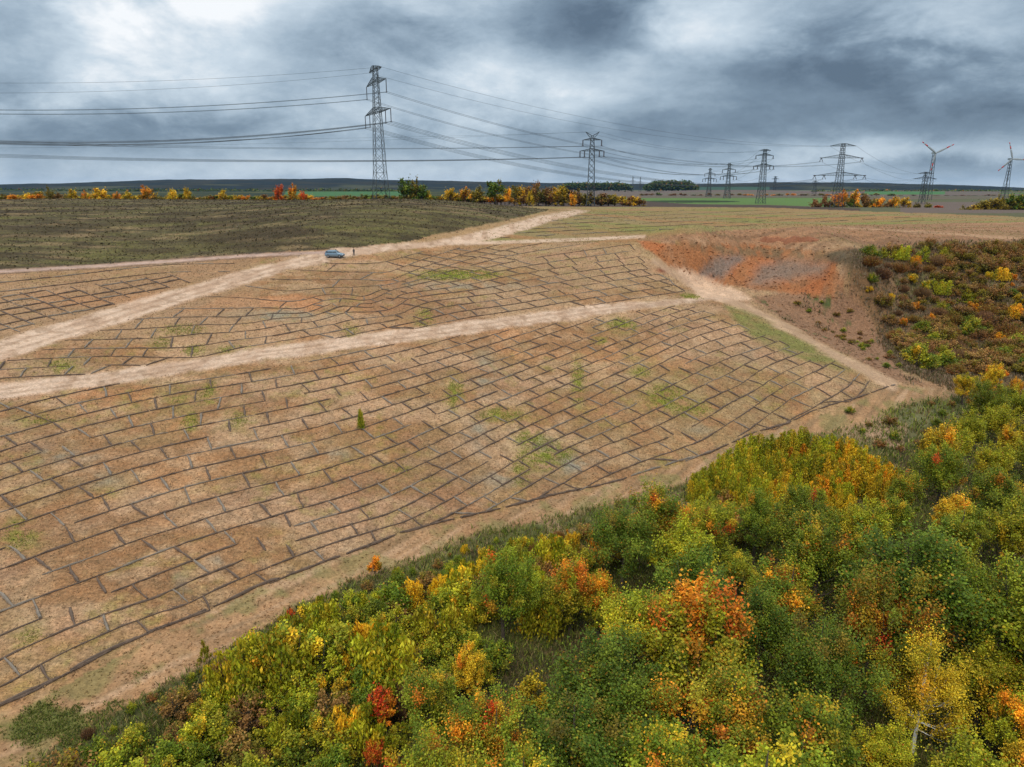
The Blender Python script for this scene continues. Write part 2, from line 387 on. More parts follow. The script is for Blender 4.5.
# orange bank
C = blend(C, [.29, .125, .056], edge(SD['bank'], 2.5)*near)
C = blend(C, [.17, .085, .045], edge(SD['bank'], 2.5)*near*sstep(.5, .68, fbm(GX/2.6, GY/3.2, 158))*.7)
C = blend(C, [.33, .115, .045], edge(SD['bank'], 2.5)*near*sstep(.45,.65,nb)*.8)
C = blend(C, [.34, .20, .12], edge(SD['bank'], 2.5)*near*sstep(.55, .7, fbm(GX/4, GY/5, 157))*.3)
C = blend(C, [.16, .13, .115], near*edge(sdist([(715,258),(738,254),(746,258),(722,279),(698,276)], UU, VV), 7)*.85)
C = blend(C, [.18, .135, .11], near*edge(sdist([(762,264),(790,260),(828,264),(822,274),(790,279),(756,285),(748,284)], UU, VV), 11)*.85)
C = blend(C, [.15, .105, .06], near*edge(sdist([(690,243),(760,247),(820,252),(846,254),(846,262),(800,258),(750,256),(715,253),(690,249)], UU, VV), 3)*.85*sstep(.25, .5, nc))  # dark brown rim strip: shadow line under the bank's lip painted into the colour
C = blend(C, [.09, .07, .045], near*edge(sdist([(825,250),(868,246),(900,275),(885,276),(862,268),(830,262)], UU, VV), 4)*.85)
# plateau
pl = np.zeros_like(C)+[.275, .15, .085]; pl = blend(pl, [.36, .225, .14], sstep(.5, .7, fbm(GX/60, GY/5, 161))*.8); pl = blend(pl, [.22, .15, .075], sstep(.52, .7, fbm(GX/50, GY/7, 163))*.8); pl = blend(pl, [.15, .085, .05], sstep(.55, .7, fbm((GX+GY*.3)/60, (GY-GX*.3)/1.3, 165))*.7)
C = np.where((near & (SD['plateau'] < 0))[..., None], pl, C)
C = blend(C, [.36, .12, .05], near*np.exp(-((U-790)/24)**2-((V_-239)/2.2)**2)*1.4*sstep(.3, .6, nc))
C = blend(C, [.30, .19, .10], edge(SD['margin'], 2)*near)
C = blend(C, [.165, .155, .05], edge(SD['grassy'], 6)*near*(.6+.4*sstep(.3, .6, nc)))
C = blend(C, [.16, .03, .015], near*1.3*np.exp(-((U-664)/6)**2-((V_-270)/2.5)**2))
C0 = None
# tracks
def rut(nv): return sstep(.35, .7, nv)
tint1 = blend(np.zeros_like(C)+[.52, .37, .28], [.42, .28, .20], sstep(.4, .7, fbm(GX/2, GY/6, 171)))
tint1 = blend(tint1, [.22, .135, .08], sstep(.55, .75, fbm(GX/1.2, GY/1.2, 173, 4))*.55)
def lay(sd, soft, k=1.0, colr=None):
    global C
    w = np.clip(edge(sd, soft), 0, 1)*near*k
    src = tint1 if colr is None else blend(np.zeros_like(C)+colr, np.array(colr)*1.25, sstep(.4, .7, nc))
    C = C*(1-w[..., None]) + src*w[..., None]
lay(SD['low_road'], 9, .9, [.29, .165, .088])
lrn = fbm(GX/3+GY/3, (GX-GY)/1.2, 175)
C = np.where((near & (SD['low_road'] < 0))[..., None], blend(blend(C, [.40, .255, .16], sstep(.48, .66, fbm((GX*.62+GY*.78)/14, (GX*.78-GY*.62)/.8, 177))*.75), [.17, .11, .06], sstep(.5, .68, fbm((GX*.62+GY*.78)/9, (GX*.78-GY*.62)/.5, 179))*.6), C)
C = np.where((near & (SD['low_road'] < 0))[..., None], blend(C, [.16, .15, .055], sstep(.5, .68, fbm(GX/2.6, GY/2.6, 183))*.55), C)
lay(downtr-np.interp(U, [654,722,800,890], [3,4,4,5]), 4, .9, [.36, .235, .155])
lay(SD['wedge'], 3, 1, [.45, .30, .21])
lay(SD['track_two'], 3); lay(SD['road'], 2); lay(SD['track_one'], 3, 1)
lay(branch-1.6, 1.5, .9); lay(narrow-1.4, 1.2, .95, [.34, .235, .20])
C = blend(C, [.10, .07, .06], edge(np.abs(narrow-2.2)-.5, .8)*near*(V_ > 251)*(U < 300)*.7)
# wheel ruts along the two pale tracks
for T, B, k in ((T1_TOP, T1_BOT, .33), (T1_TOP, T1_BOT, .7), (T2_TOP, T2_BOT, .35), (T2_TOP, T2_BOT, .68)):
    t = sorted(T); b_ = sorted(B); us = np.array([p[0] for p in t]); vt = np.array([p[1] for p in t]); vb = np.interp(us, [p[0] for p in b_], [p[1] for p in b_])
    line = np.interp(U, us, vt*(1-k)+vb*k)
    C = blend(C, [.24, .15, .095], np.exp(-((V_-line-j1*2)/.9)**2)*near*.6*sstep(.3, .55, nc+.1)*((SD['track_one'] < 0) | (SD['track_two'] < 0)))
# beyond the plateau
far = (~near) | ((VV < rim) & (U > 512)) | ((RAD > np.interp(U, [0,150,300,450,566], [425,385,350,345,350])) & (U <= 566) & ((U < 505) | (V_ < np.interp(U, [505,566], [202.5,205.0]))))
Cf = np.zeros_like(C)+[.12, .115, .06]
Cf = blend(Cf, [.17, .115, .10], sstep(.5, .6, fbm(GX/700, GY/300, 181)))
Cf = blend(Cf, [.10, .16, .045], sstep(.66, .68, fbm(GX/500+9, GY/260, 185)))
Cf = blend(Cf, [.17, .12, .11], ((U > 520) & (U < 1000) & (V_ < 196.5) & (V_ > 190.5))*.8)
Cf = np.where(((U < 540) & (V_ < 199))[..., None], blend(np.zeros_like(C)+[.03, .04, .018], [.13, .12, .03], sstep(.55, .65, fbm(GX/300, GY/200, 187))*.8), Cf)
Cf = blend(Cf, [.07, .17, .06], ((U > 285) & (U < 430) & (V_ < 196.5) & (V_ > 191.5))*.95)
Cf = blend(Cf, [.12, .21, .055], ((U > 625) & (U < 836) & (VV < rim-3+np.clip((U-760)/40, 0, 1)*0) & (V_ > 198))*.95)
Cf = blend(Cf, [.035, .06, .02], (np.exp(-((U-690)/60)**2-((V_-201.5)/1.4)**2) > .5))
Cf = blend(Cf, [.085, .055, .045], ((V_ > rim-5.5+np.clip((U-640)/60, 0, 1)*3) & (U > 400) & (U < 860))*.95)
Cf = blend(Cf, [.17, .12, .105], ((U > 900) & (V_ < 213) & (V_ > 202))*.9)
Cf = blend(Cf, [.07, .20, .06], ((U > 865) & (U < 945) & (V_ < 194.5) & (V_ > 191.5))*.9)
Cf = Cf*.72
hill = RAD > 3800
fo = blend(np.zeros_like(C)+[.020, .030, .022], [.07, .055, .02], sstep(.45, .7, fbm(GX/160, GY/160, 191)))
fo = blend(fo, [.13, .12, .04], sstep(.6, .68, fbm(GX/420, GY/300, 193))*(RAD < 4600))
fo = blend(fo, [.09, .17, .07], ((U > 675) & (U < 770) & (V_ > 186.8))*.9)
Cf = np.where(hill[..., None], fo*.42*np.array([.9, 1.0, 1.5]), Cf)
midw = (U > 645) & (U < 697) & (RAD > 2300) & (RAD < 3300)
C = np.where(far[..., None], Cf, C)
C = blend(C, [.12,.12,.035], edge(SD['weedy'], 12)*near*sstep(.42,.6,nc))
C = np.clip(C, .005, .8)

# region of each face -> its own named sheet of the same surface
REG = np.zeros(U.shape, int)                              # 0 planted slope
REG[wood] = 5
REG[(SD['ravine'] < 0) & near] = 8
REG[(SD['slope'] < 0) & near] = 8
REG[(SD['bank'] < 0) & near] = 7
REG[fieldD] = 4; REG[dark] = 3; REG[near & (SD['plateau'] < 0)] = 6
REG[near & (SD['low_road'] < 0)] = 2
REG[near & ((downtr < np.interp(U, [654,722,800,890], [3,4,4,5])) | (SD['wedge'] < 0))] = 2
REG[near & (SD['track_two'] < 0)] = 9; REG[near & (SD['track_one'] < 0)] = 1; REG[near & ((SD['road'] < 0) | (branch < 1.6))] = 10
REG[near & (narrow < 1.6)] = 11
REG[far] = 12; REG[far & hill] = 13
names = {0: ('ground', 'sloping_ground'), 1: ('dirt_track',)*2, 2: ('lower_road',)*2, 3: ('stubble_field',)*2, 4: ('brown_field',)*2, 5: ('woodland_floor',)*2,
         6: ('plateau',)*2, 7: ('earth_bank',)*2, 8: ('ravine_slope',)*2, 9: ('middle_track',)*2, 10: ('upper_road',)*2, 11: ('narrow_road',)*2, 12: ('farmland',)*2, 13: ('hills',)*2}
nr = len(rr); na = len(az)
idx = np.arange(na*nr).reshape(na, nr)
q = np.stack([idx[:-1, :-1], idx[1:, :-1], idx[1:, 1:], idx[:-1, 1:]], -1)[:, :, ::-1]
fr = REG[:-1, :-1]
M_soil = ground_mat('soil', .82, .5); M_track = ground_mat('track_earth', .55, .25); M_far = ground_mat('far_land', .25, .0); M_field = ground_mat('stubble', 1.2, .6)
PV = np.stack([GX, GY, GZ], -1).reshape(-1, 3); PC = C.reshape(-1, 3)
for k, nm in names.items():
    f = q[fr == k].reshape(-1, 4)
    if not len(f): continue
    used, inv = np.unique(f.ravel(), return_inverse=True)
    mat = M_track if k in (1, 2, 9, 10, 11) else M_far if k in (12, 13) else M_field if k in (3,) else M_soil
    me = mesh_np(nm[0], PV[used], inv.reshape(-1, 4), mat, True, PC[used])
    tag(obj(nm[0], me), kind='structure')
# ================================================================= BRUSHWOOD BUNDLES
M_br = plain('brushwood', (.105, .066, .046), .9, 0, .75, 1.3)
M_br2 = plain('weathered_brushwood', (.18, .14, .11), .9, 0, .7, 1.6)
SA = []
for k, v in enumerate([399,412,426,437,452,465,480,496,513,530,550,570,590,613,636,660,688,705]): SA.append((0, v, k))
for k, v in enumerate([374,383,393,405,417,430,443,457,472,489,508,527,545,566,586,607,621]): SA.append((180, v, k+1))
for k, v in zip(range(2, 18), [343,352,361,371,381,391.5,403,415.5,429,444,459,474,491,509,524,534]): SA.append((400, v, k+ (1 if k >= 99 else 0)))
for k, v in zip(range(6, 20), [317,325,333,341,350,360,370,381,393,407,420,434,448,463]): SA.append((600, v, k))
for k, v in zip(range(9, 21), [306,312,319,327,335,345,357,371,387,404,422,441]): SA.append((700, v, k))
SA += [(729,404,19),(772,379,19),(809,361,19),(747,412,20),(782,388,20),(770,414,21),(792,398,21),(821,384,21),(841,373,21),(813,408,22),(837,394,22),(852,383,22),
       (740,385,18),(770,365,18),(740,367,17),(760,348,16),(880,392,24),(870,380,23),(800,425,22.6),(-120,436,0),(-120,575,9),(-120,715,15.6)]
SB = [(200,309,1),(200,317,2),(200,325,3),(200,334,4),(200,346,5),(200,357,6),(300,309,1),(200,297,0),(365,297,0),(245,286,-1),(365,286,-1),(265,278.5,-2),(388,281,-2),
      (300,270,-3),(370,272.5,-3),(340,264,-4),(400,264,-3.4),(240,317,2),(284,318,3),(345,306,3),(400,295,3),(288,324,4),(337,315,4),(400,305,4),(282,335,5),(340,323,5),(400,314,5),
      (240,348,6),(282,341,6),(400,321,6.3),(500,278,3),(600,262,3),(500,288,4.3),(600,271,4.3),(500,297,5.6),(600,280,5.6),(500,305,6.8),(600,289,6.8),(500,313,8),(600,297,8),
      (500,270,1.8),(600,254,1.8),(500,262,.6),(600,246,.6),(500,254,-.6),(680,262,4.6),(680,278,7),(680,292,9),(450,262,-1.5),(60,345,4.5),(60,372,7.6),(120,326,2.6),(120,345,4.6),(120,360,6.4)]
SCp = [(0,292,2),(60,285,2),(110,278.5,2),(180,272,2),(0,283,1),(100,272,1),(200,264,1)]
def sfield(samples, lam=3e-3):
    P = np.array([(a/100, b/100*2.2) for a, b, c in samples]); m = tps_fit(P, [c for a, b, c in samples], lam)
    return lambda u, v: tps_eval(m, np.asarray(u, float)/100, np.asarray(v, float)/100*2.2)
def contour_rows(f, poly, ulo, uhi, ks, step=5, vlo=230, vhi=800):
    us = np.arange(ulo, uhi, step); vs_ = np.arange(vlo, vhi, 1.0)
    UG, VG = np.meshgrid(us, vs_, indexing='ij'); S = f(UG, VG); ins = inside(poly, UG, VG); out = []
    for k in ks:
        runs = []; cur = []
        for i in range(len(us)):
            s = S[i]; m = (s[:-1] < k) & (s[1:] >= k) & ins[i][:-1]
            j = np.nonzero(m)[0]
            if len(j):
                j = j[0]; v = vs_[j]+(k-s[j])/(s[j+1]-s[j])
                if cur and abs(v-cur[-1][1]) > step*2.2:
                    runs.append(cur); cur = []
                cur.append((us[i], v))
            elif cur: runs.append(cur); cur = []
        if cur: runs.append(cur)
        out.append([r for r in runs if len(r) > 2])
    return out
A_POLY = sorted([p for p in T2_BOT], key=lambda p: p[0]) + [(760,330),(815,352),(860,370),(893,384)] + sorted([(p[0], p[1]-1.0) for p in LR_TOP if p[0] < 895], key=lambda p: -p[0]) + [(-250,840)]
A_LOW = [(-150,789),(0,706),(60,677),(110,650),(180,621),(256,587),(330,560),(400,533),(450,520),(512,506),(600,485),(650,470),(700,456),(729,444),(759,431),(786,424),(813,411),(835,404),(866,395),(895,385)]
B_POLY = sorted(T1_BOT, key=lambda p: p[0]) + [(400,251),(440,249),(500,244),(560,242),(634,241),(652,266),(690,292),(690,297)] + sorted([p for p in T2_TOP if p[0] < 685], key=lambda p: -p[0])
C_POLY = [(-250,286),(0,274),(100,268),(180,263),(245,259),(250,265),(200,281),(100,309),(0,337),(-250,404)]
D_POLY = [(497,238),(545,221),(583,212),(640,209),(768,210),(860,214),(930,218),(930,221),(800,223.5),(700,228),(600,235.5)]

def resample(P, step):
    P = np.asarray(P); d = np.r_[0, np.cumsum(np.linalg.norm(np.diff(P, axis=0), axis=1))]
    n = max(2, int(d[-1]/step)+1); t = np.linspace(0, d[-1], n)
    return np.stack([np.interp(t, d, P[:, i]) for i in range(3)], -1), d[-1]
BUN = []        # (kind, world points, photo length)
def drape(P, lift=.1):
    P = np.array(P, float); P[:, 2] = H(P[:, 0], P[:, 1]) + lift; return P
def bundle(kind, P, rad):
    P = np.asarray(P, float)
    P, _ = resample(P, .7)
    jit = np.cumsum(rng.normal(0, .035, (len(P), 2)), 0); jit -= np.linspace(jit[0], jit[-1], len(P)); P[:, :2] += jit
    P = drape(P, rad*.55)
    q = project(P.mean(0)); dist = np.linalg.norm(P.mean(0))
    vis = (-10 < q[0] < W+10) and (0 < q[1] < HH+10)
    BUN.append((kind, P, rad, (np.linalg.norm(P[-1]-P[0])*rad/dist**2) if vis else 0))

def lay_rows(f, poly, ulo, uhi, ks, L, kinds=('brushwood_row', 'brushwood_crosspiece'), rad=.095, vlo=230, vhi=800, drop=.07, maxgap=6.5, phase=0.37):
    rows = contour_rows(f, poly, ulo, uhi, ks, 5, vlo, vhi); WR = {}
    for k, runs in zip(ks, rows):
        WR[k] = []
        for r in runs:
            P = np.array([ground(a, b) for a, b in r]); P, ln = resample(P, .7)
            if ln < 2: continue
            WR[k].append(P)
            d = np.r_[0, np.cumsum(np.linalg.norm(np.diff(P, axis=0), axis=1))]
            s = -rng.uniform(0, L)
            while s < ln:
                e = s+L*rng.uniform(.85, 1.12); tt = np.arange(max(s,0), min(e,ln)+.01, .7)
                if len(tt) >= 3 and rng.random() > drop: bundle(kinds[0], np.stack([np.interp(np.r_[tt,min(e,ln)], d, P[:, i]) for i in range(3)], -1), rad*rng.uniform(.7, 1.15))
                s = e+rng.uniform(-.35, .1)
    for k in ks[:-1]:
        if k+1 not in WR or not WR[k+1]: continue
        nxt = np.concatenate(WR[k+1])
        for P in WR[k]:
            d = np.r_[0, np.cumsum(np.linalg.norm(np.diff(P, axis=0), axis=1))]
            # a common origin so that the cross pieces step on from row to row
            s = ((k*phase) % 1)*L - (P[0, 0]*.8+P[0, 1]*.6) % L
            while s < d[-1]:
                if s > 0:
                    ss = s+rng.normal(0, .45); i = int(np.clip(np.searchsorted(d, ss), 1, len(P)-2))
                    a = P[i]; t = P[i+1]-P[i-1]; t /= np.linalg.norm(t)
                    D = nxt-a; dist = np.linalg.norm(D, axis=1) + 1.2*np.abs(D@t); j = int(np.argmin(dist)); b = nxt[j]
                    g = np.linalg.norm(b-a)
                    if 1.0 < g < maxgap and rng.random() > .03: bundle(kinds[1], [a+(b-a)*.04, a+(b-a)*.96], rad*rng.uniform(1.05, 1.4))
                s += L
    return WR
fA = sfield(SA); fB = sfield(SB)
WA = lay_rows(fA, A_POLY, -150, 900, list(range(0, 26)), 5.9)
WB = lay_rows(fB, B_POLY, -100, 690, list(range(-7, 11)), 6.0, rad=.105)
# the upper left corner: level rows on top, slanting lattice below
fC1 = sfield([(0,292,2),(110,279,2),(180,272,2),(0,283,1),(100,272,1),(220,264,1),(-100,300,2),(-100,291,1)])
lay_rows(fC1, C_POLY, -100, 240, [1, 2], 6.5, rad=.14, vlo=255, vhi=345)
fC2 = lambda u, v: (np.asarray(v)-.40*np.asarray(u)+40)/13.0
C2 = [(-100,300),(0,293),(60,286),(110,280),(180,273),(215,273),(190,283),(100,309),(0,337),(-100,365)]
lay_rows(fC2, C2, -100, 230, list(range(-5, 30)), 6.0, rad=.14, vlo=255, vhi=365, maxgap=9)
# thin rows in the field behind the road
fD = lambda u, v: (np.asarray(v)+.05*np.asarray(u))/3.6
lay_rows(fD, D_POLY, 490, 930, list(range(64, 78)), 9, rad=.13, vlo=205, vhi=245, drop=.25, maxgap=0.1)
# the border bundle along the lower road
P = np.array([ground(a, b) for a, b in A_LOW]); P, ln = resample(P, .7); d = np.linspace(0, ln, len(P)); s = 0
while s < ln:
    e = s+rng.uniform(5, 7.5); m = (d >= s) & (d <= e)
    if m.sum() > 2: bundle('brushwood_row', P[m], .13*rng.uniform(.85, 1.1))
    s = e
print('bundles', len(BUN), sum(b[0] == 'brushwood_row' for b in BUN))

def twig_mesh(mb, P, rad, twigs):
    n = len(P); r = rad*rng.uniform(.5, 1.45, n); r[0] *= .6; r[-1] *= .6
    mb.tube(P, r, 6)
    for _ in range(twigs):
        i = rng.integers(0, n-1); a = P[i]+(P[i+1]-P[i])*rng.random(); d = (P[i+1]-P[i]); d /= max(np.linalg.norm(d), 1e-6)
        e = np.array([-d[1], d[0], 0])*rng.choice([-1, 1]); o = a + e*rad*.6 + np.array([0, 0, rad*.4])
        mb.bar(o, o+(d*rng.uniform(-1, 1)+e*rng.uniform(.1, .7)+np.array([0, 0, rng.uniform(0, .3)]))*rng.uniform(.5, 1.1), .022, .01, 3)
LBL = {'brushwood_row': ('long grey brown brushwood bundle laid along the slope in a planted row', 'brushwood bundle', 'brushwood bundles laid in rows along the slope'),
       'brushwood_crosspiece': ('short brushwood bundle laid across the slope between two long rows', 'brushwood bundle', 'short brushwood bundles laid between the rows')}
for kind in ('brushwood_row', 'brushwood_crosspiece'):
    B = sorted([b for b in BUN if b[0] == kind], key=lambda b: -b[3])
    for b in B[:298]:
        mb = MB(); twig_mesh(mb, b[1]-b[1][0], b[2], 16 if kind == 'brushwood_row' else 7)
        o = mb.build(kind, M_br2 if rng.random() < (.14 if kind == 'brushwood_row' else .45) else M_br); o.location = b[1][0]; tag(o, *LBL[kind])
    mb = MB()
    for b in B[298:]:
        mb.mi = int(rng.random() < .25); twig_mesh(mb, b[1], b[2], 0)
    if mb.V:
        o = mb.build(kind, [M_br, M_br2])
        tag(o, 'distant brushwood rows on the upper slope by the tracks' if kind == 'brushwood_row' else 'distant short brushwood crosspieces on the upper slope', 'brushwood bundles', kind='stuff')

# ================================================================= PYLONS
M_st = plain('galvanised_steel', (.045, .055, .06), .55, .3, .2, .5)
M_ins = plain('insulator_brown', (.05, .042, .045), .4, 0, .1, 2)
M_cab = plain('cable_metal', (.045, .055, .065), .5, .2, .1, .1)
M_tw = plain('turbine_paint', (.30, .33, .36), .5, 0, .08, .3)
M_red = plain('red_paint', (.50, .05, .04), .5, 0, .1, .3)

def lattice(mb, secs, rl, rb, panels_k=1.0, rz=0):
    """four legs and X bracing through sections (z, half width)"""
    def cor(z, h):
        c = []
        for sx_, sy_ in ((-1, -1), (1, -1), (1, 1), (-1, 1)):
            x, y = sx_*h, sy_*h; c.append(np.array([x*math.cos(rz)-y*math.sin(rz), x*math.sin(rz)+y*math.cos(rz), z]))
        return c
    for (z0, h0), (z1, h1) in zip(secs[:-1], secs[1:]):
        a, b = cor(z0, h0), cor(z1, h1)
        for k in range(4): mb.bar(a[k], b[k], rl)
        zz = z0; n = max(1, int(round((z1-z0)/(max(h0+h1, .8)*panels_k))))
        for i in range(n):
            f0, f1 = i/n, (i+1)/n
            c0 = [a[k]+(b[k]-a[k])*f0 for k in range(4)]; c1 = [a[k]+(b[k]-a[k])*f1 for k in range(4)]
            for k in range(4):
                j = (k+1) % 4; mb.bar(c0[k], c1[j], rb, n=3); mb.bar(c0[j], c1[k], rb, n=3)
                if i == 0: mb.bar(c0[k], c0[j], rb, n=3)
def arm_mesh(mb, z, w, depth, body, r, ang, droop=0.):
    """tapered lattice crossarm of half length w, pointing along ang; returns the tips"""
    ca, sa = math.cos(ang), math.sin(ang); tips = []
    for e in (-1, 1):
        for dz in (0, depth):
            q0, q1 = [(x*ca-body*e*.9*sa, x*sa+body*e*.9*ca, z+dz) for x in (-body*1.02, body*1.02)]; mb.bar(q0, q1, r*.9)
    for s in (-1, 1):
        tip = np.array([ca*w*s, sa*w*s, z+droop]); tips.append(tip)
        roots = []
        for e in (-1, 1):
            x, y = body*s, body*e*.9
            roots.append((np.array([x*ca-y*sa, x*sa+y*ca, z]), np.array([x*ca-y*sa, x*sa+y*ca, z+depth])))
        n = max(2, int(w/2.2))
        for lo, hi in roots: mb.bar(lo, tip, r); mb.bar(hi, tip, r)
        for i in range(n):
            f = i/n; g = (i+1)/n
            for lo, hi in roots:
                mb.bar(lo+(tip-lo)*f, hi+(tip-hi)*f, r*.6, n=3); mb.bar(hi+(tip-hi)*f, lo+(tip-lo)*g, r*.6, n=3)
            mb.bar(roots[0][0]+(tip-roots[0][0])*f, roots[1][0]+(tip-roots[1][0])*g, r*.6, n=3)
            mb.bar(roots[0][1]+(tip-roots[0][1])*f, roots[1][1]+(tip-roots[1][1])*f, r*.6, n=3)
    return tips
ATT = {}
def pylon(key, u, Y, base_z, vtop, arms, ang, half_base, half_waist, label, t=.16, horns=False, ins=0, group='lattice pylons of the power lines', waist_v=None, droop=0., vins=False):
    c = py(u, vtop, Y); x, y, zt = c[0], c[1], c[2]
    root = empty('lattice_pylon', (x, y, base_z)); tag(root, label, 'pylon', group)
    hgt = zt-base_z; zs = [py(u, a[0], Y)[2]-base_z for a in arms]
    zw = zs[-1]
    mb = MB(); n_b = 5
    secs = [(0, half_base)]
    zc_ = zw*.38
    secs += [(zc_, half_base+(half_waist-half_base)*.55), (zw, half_waist), (hgt-(1.5 if horns else .0), half_waist*.55)]
    lattice(mb, secs, t, t*.55, 1.0, ang)
    mb.build('tower_body', M_st, root)
    tips = []
    for (v, w), z in zip(arms, zs):
        mb = MB(); tp = arm_mesh(mb, z, w, min(2.2, w*.17), half_waist*.9, t*.75, ang, droop); mb.build('crossarm', M_st, root)
        tips.append(tp)
    if horns:
        for s in (-1, 1):
            mb = MB(); ca, sa = math.cos(ang), math.sin(ang); b = np.array([0, 0, hgt-1.5]); tp = np.array([ca*s*5.2, sa*s*5.2, hgt+1.6])
            for e in (-1, 1):
                o = np.array([-sa*e*.7, ca*e*.7, 0]); mb.bar(b+o, tp, t); mb.bar(b+o+np.array([ca*s*1.8, sa*s*1.8, -1]), tp, t)
            mb.build('earth_horn', M_st, root)
            ATT[key, 'horn', s] = tp+np.array([x, y, base_z])
    for ai, ((v, w), z) in enumerate(zip(arms, zs)):
        ca, sa = math.cos(ang), math.sin(ang)
        places = [1.0] if (ai < len(arms)-1) else [1.0, .62]
        for f in places:
            for s in (-1, 1):
                top = np.array([ca*w*f*s, sa*w*f*s, z+droop*f]); dn = top.copy()
                if ins and not (ai == 0 and not horns and len(arms) > 2):
                    mb = MB()
                    if vins:
                        for e in (-1.2, 1.2):
                            mb.bar(top+np.array([-sa*0, 0, 0]), top+np.array([ca*e, sa*e, -ins]), t*1.1, n=5)
                    else:
                        for e in (-.22, .22): mb.tube([top+np.array([ca*e, sa*e, 0]), top+np.array([ca*e, sa*e, -ins])], t*.75, 6)
                    mb.bar(top+np.array([ca*1.0, sa*1.0, -ins]), top-np.array([ca*1.0, sa*1.0, ins]), t*.9) if not vins else mb.bar(top+np.array([ca*.9, sa*.9, 0]), top-np.array([ca*.9, sa*.9, 0]), t*2.2)
                    mb.build('insulator', M_ins, root); dn = top-np.array([0, 0, ins])
                ATT[key, ai, s, f] = dn+np.array([x, y, base_z])
    return root
a1 = math.atan2(-20, 10.2)
pylon('p1', 375, 330, -9, 66, [(70,9.2),(83,14.5),(112.5,19)], a1, 3.5, 1.5, 'tallest lattice pylon with three crossarms and long hanging insulators behind dark field', .15, ins=5.2)
pylon('p2', 592.5, 577, -15.5, 134, [(140,7.2),(151,9.2)], R(-4), 3.3, 1.9, 'lattice pylon with V shaped horns at its top, behind the road crest', .29, horns=True, ins=4.4)
pylon('p6', 843.5, 500, -16, 143.5, [(146,9.2),(158,14),(175.5,17.3)], R(3), 3.4, 1.7, 'wide armed lattice pylon with three broad crossarms above the orange trees', .17, ins=2.4, vins=True)
pylon('p4', 765.3, 720, -16, 149, [(150.5,5.7),(155.5,8.6),(166,10)], R(5), 3.8, 1.9, 'narrow armed lattice pylon standing in the bright green field', .26, ins=3)
pylon('p5', 729.6, 1100, -16, 163, [(165,5),(169.5,9.5),(176.5,12)], R(0), 4.5, 2.0, 'small distant lattice pylon, second to the left of the green field pylon', .34, ins=4.5)
pylon('p7', 710.4, 1300, -16, 168, [(169.5,3.5),(173.5,9),(179,12)], R(0), 4.5, 2.0, 'small distant lattice pylon with hanging insulators, leftmost of the right hand trio', .34, ins=4.5)
pylon('p8', 775.6, 2500, -18, 176.3, [(177,8),(179,13)], R(0), 5, 2.5, 'tiny pylon head showing over the wooded ridge right of the green field', .55)
pylon('p9', 926, 700, -18, 171.8, [(173.5,8),(179,12.5)], R(8), 2.4, 1.3, 'low broad lattice pylon standing just left of the first wind turbine', .2, ins=0)
pylon('p10', 815.5, 1900, -18, 180.6, [(182,10),(184,16)], R(0), 5, 2.2, 'faint small pylon on the ridge left of the wide armed pylon', .35)
pylon('p11', 633, 3000, -18, 176.5, [(178,7),(181,12)], R(0), 5, 2.0, 'faintest tiny pylon on the skyline, left one of the pair', .3)
pylon('p12', 640.5, 3000, -18, 177.0, [(179,6),(182,11)], R(0), 5, 2.0, 'faintest tiny pylon on the skyline, right one of the pair', .3)

# cables
def cable(a, b, sag, rad, label, group, n=48, name='power_cable'):
    t = np.linspace(0, 1, n)[:, None]; P = a+(b-a)*t; P[:, 2] -= (4*sag*t*(1-t))[:, 0]
    r = rad
    mb = MB(); mb.tube(P, r, 4); o = mb.build(name, M_cab, None, True); tag(o, label, 'cable', group); return o
A0, A1, A2, A2i = [0], [1], [2], [2]
def at(k, ai, s, f=1.0): return ATT[k, ai, s, f]
def off(u, v, Y): return py(u, v, Y)
G1 = 'power cables left of the tallest pylon'
# far left support points are outside the photo; heights chosen so the cables cross the left margin at the right height
for ai, s, f, v0, sg, nm in ((0,-1,1,93,6,'left earth wire'),(0,1,1,83,6,'right earth wire'),(1,-1,1,114,6,'left upper arm cable pair'),(1,1,1,110,7,'right upper arm cable pair'),
                         (2,-1,1,143,9,'outer left lower arm cable pair'),(2,1,1,141,10,'outer right lower arm cable pair'),(2,-1,.62,144,9.5,'inner left lower arm cable pair'),(2,1,.62,142,10,'inner right lower arm cable pair')):
    p = at('p1', ai, s, f); e = off(-330, v0-26+(0 if ai else 8), 300+12*s)
    # pull the end so that the cable passes u=0 at v0
    for _ in range(6):
        t = np.linspace(0, 1, 200)[:, None]; Q = p+(e-p)*t; Q[:, 2] -= (4*sg*t*(1-t))[:, 0]; uu, vv = project(Q); i = int(np.argmin(np.abs(uu))); e[2] += (vv[i]-v0)*.45
    for dx in ((0,) if ai == 0 else (-.25, .25)):
        o3 = np.array([0, dx, dx*.5]); cable(p+o3, e+o3, sg, .045 if ai == 0 else .06, f'{nm} running from the tallest pylon out of the left edge', G1)
G2 = 'power cables between the tallest pylon and the wide armed pylon'
for ai, s, f, nm in ((0,-1,1,'left earth wire'),(0,1,1,'right earth wire'),(1,-1,1,'left upper arm cable'),(1,1,1,'right upper arm cable'),(2,-1,1,'outer left lower arm cable'),(2,1,1,'outer right lower arm cable'),(2,-1,.62,'inner left lower arm cable'),(2,1,.62,'inner right lower arm cable')):
    for dx in ((0,) if ai == 0 else (-.3, .3)):
        o3 = np.array([dx, dx*.4, dx*.6]); cable(at('p1', ai, s, f)+o3, at('p6', ai, s, f)+o3, 9 if ai == 0 else 13, .045 if ai == 0 else .06, f'{nm} sagging from the tallest pylon to the wide armed pylon', G2)
G3 = 'power cables left of the horned pylon'
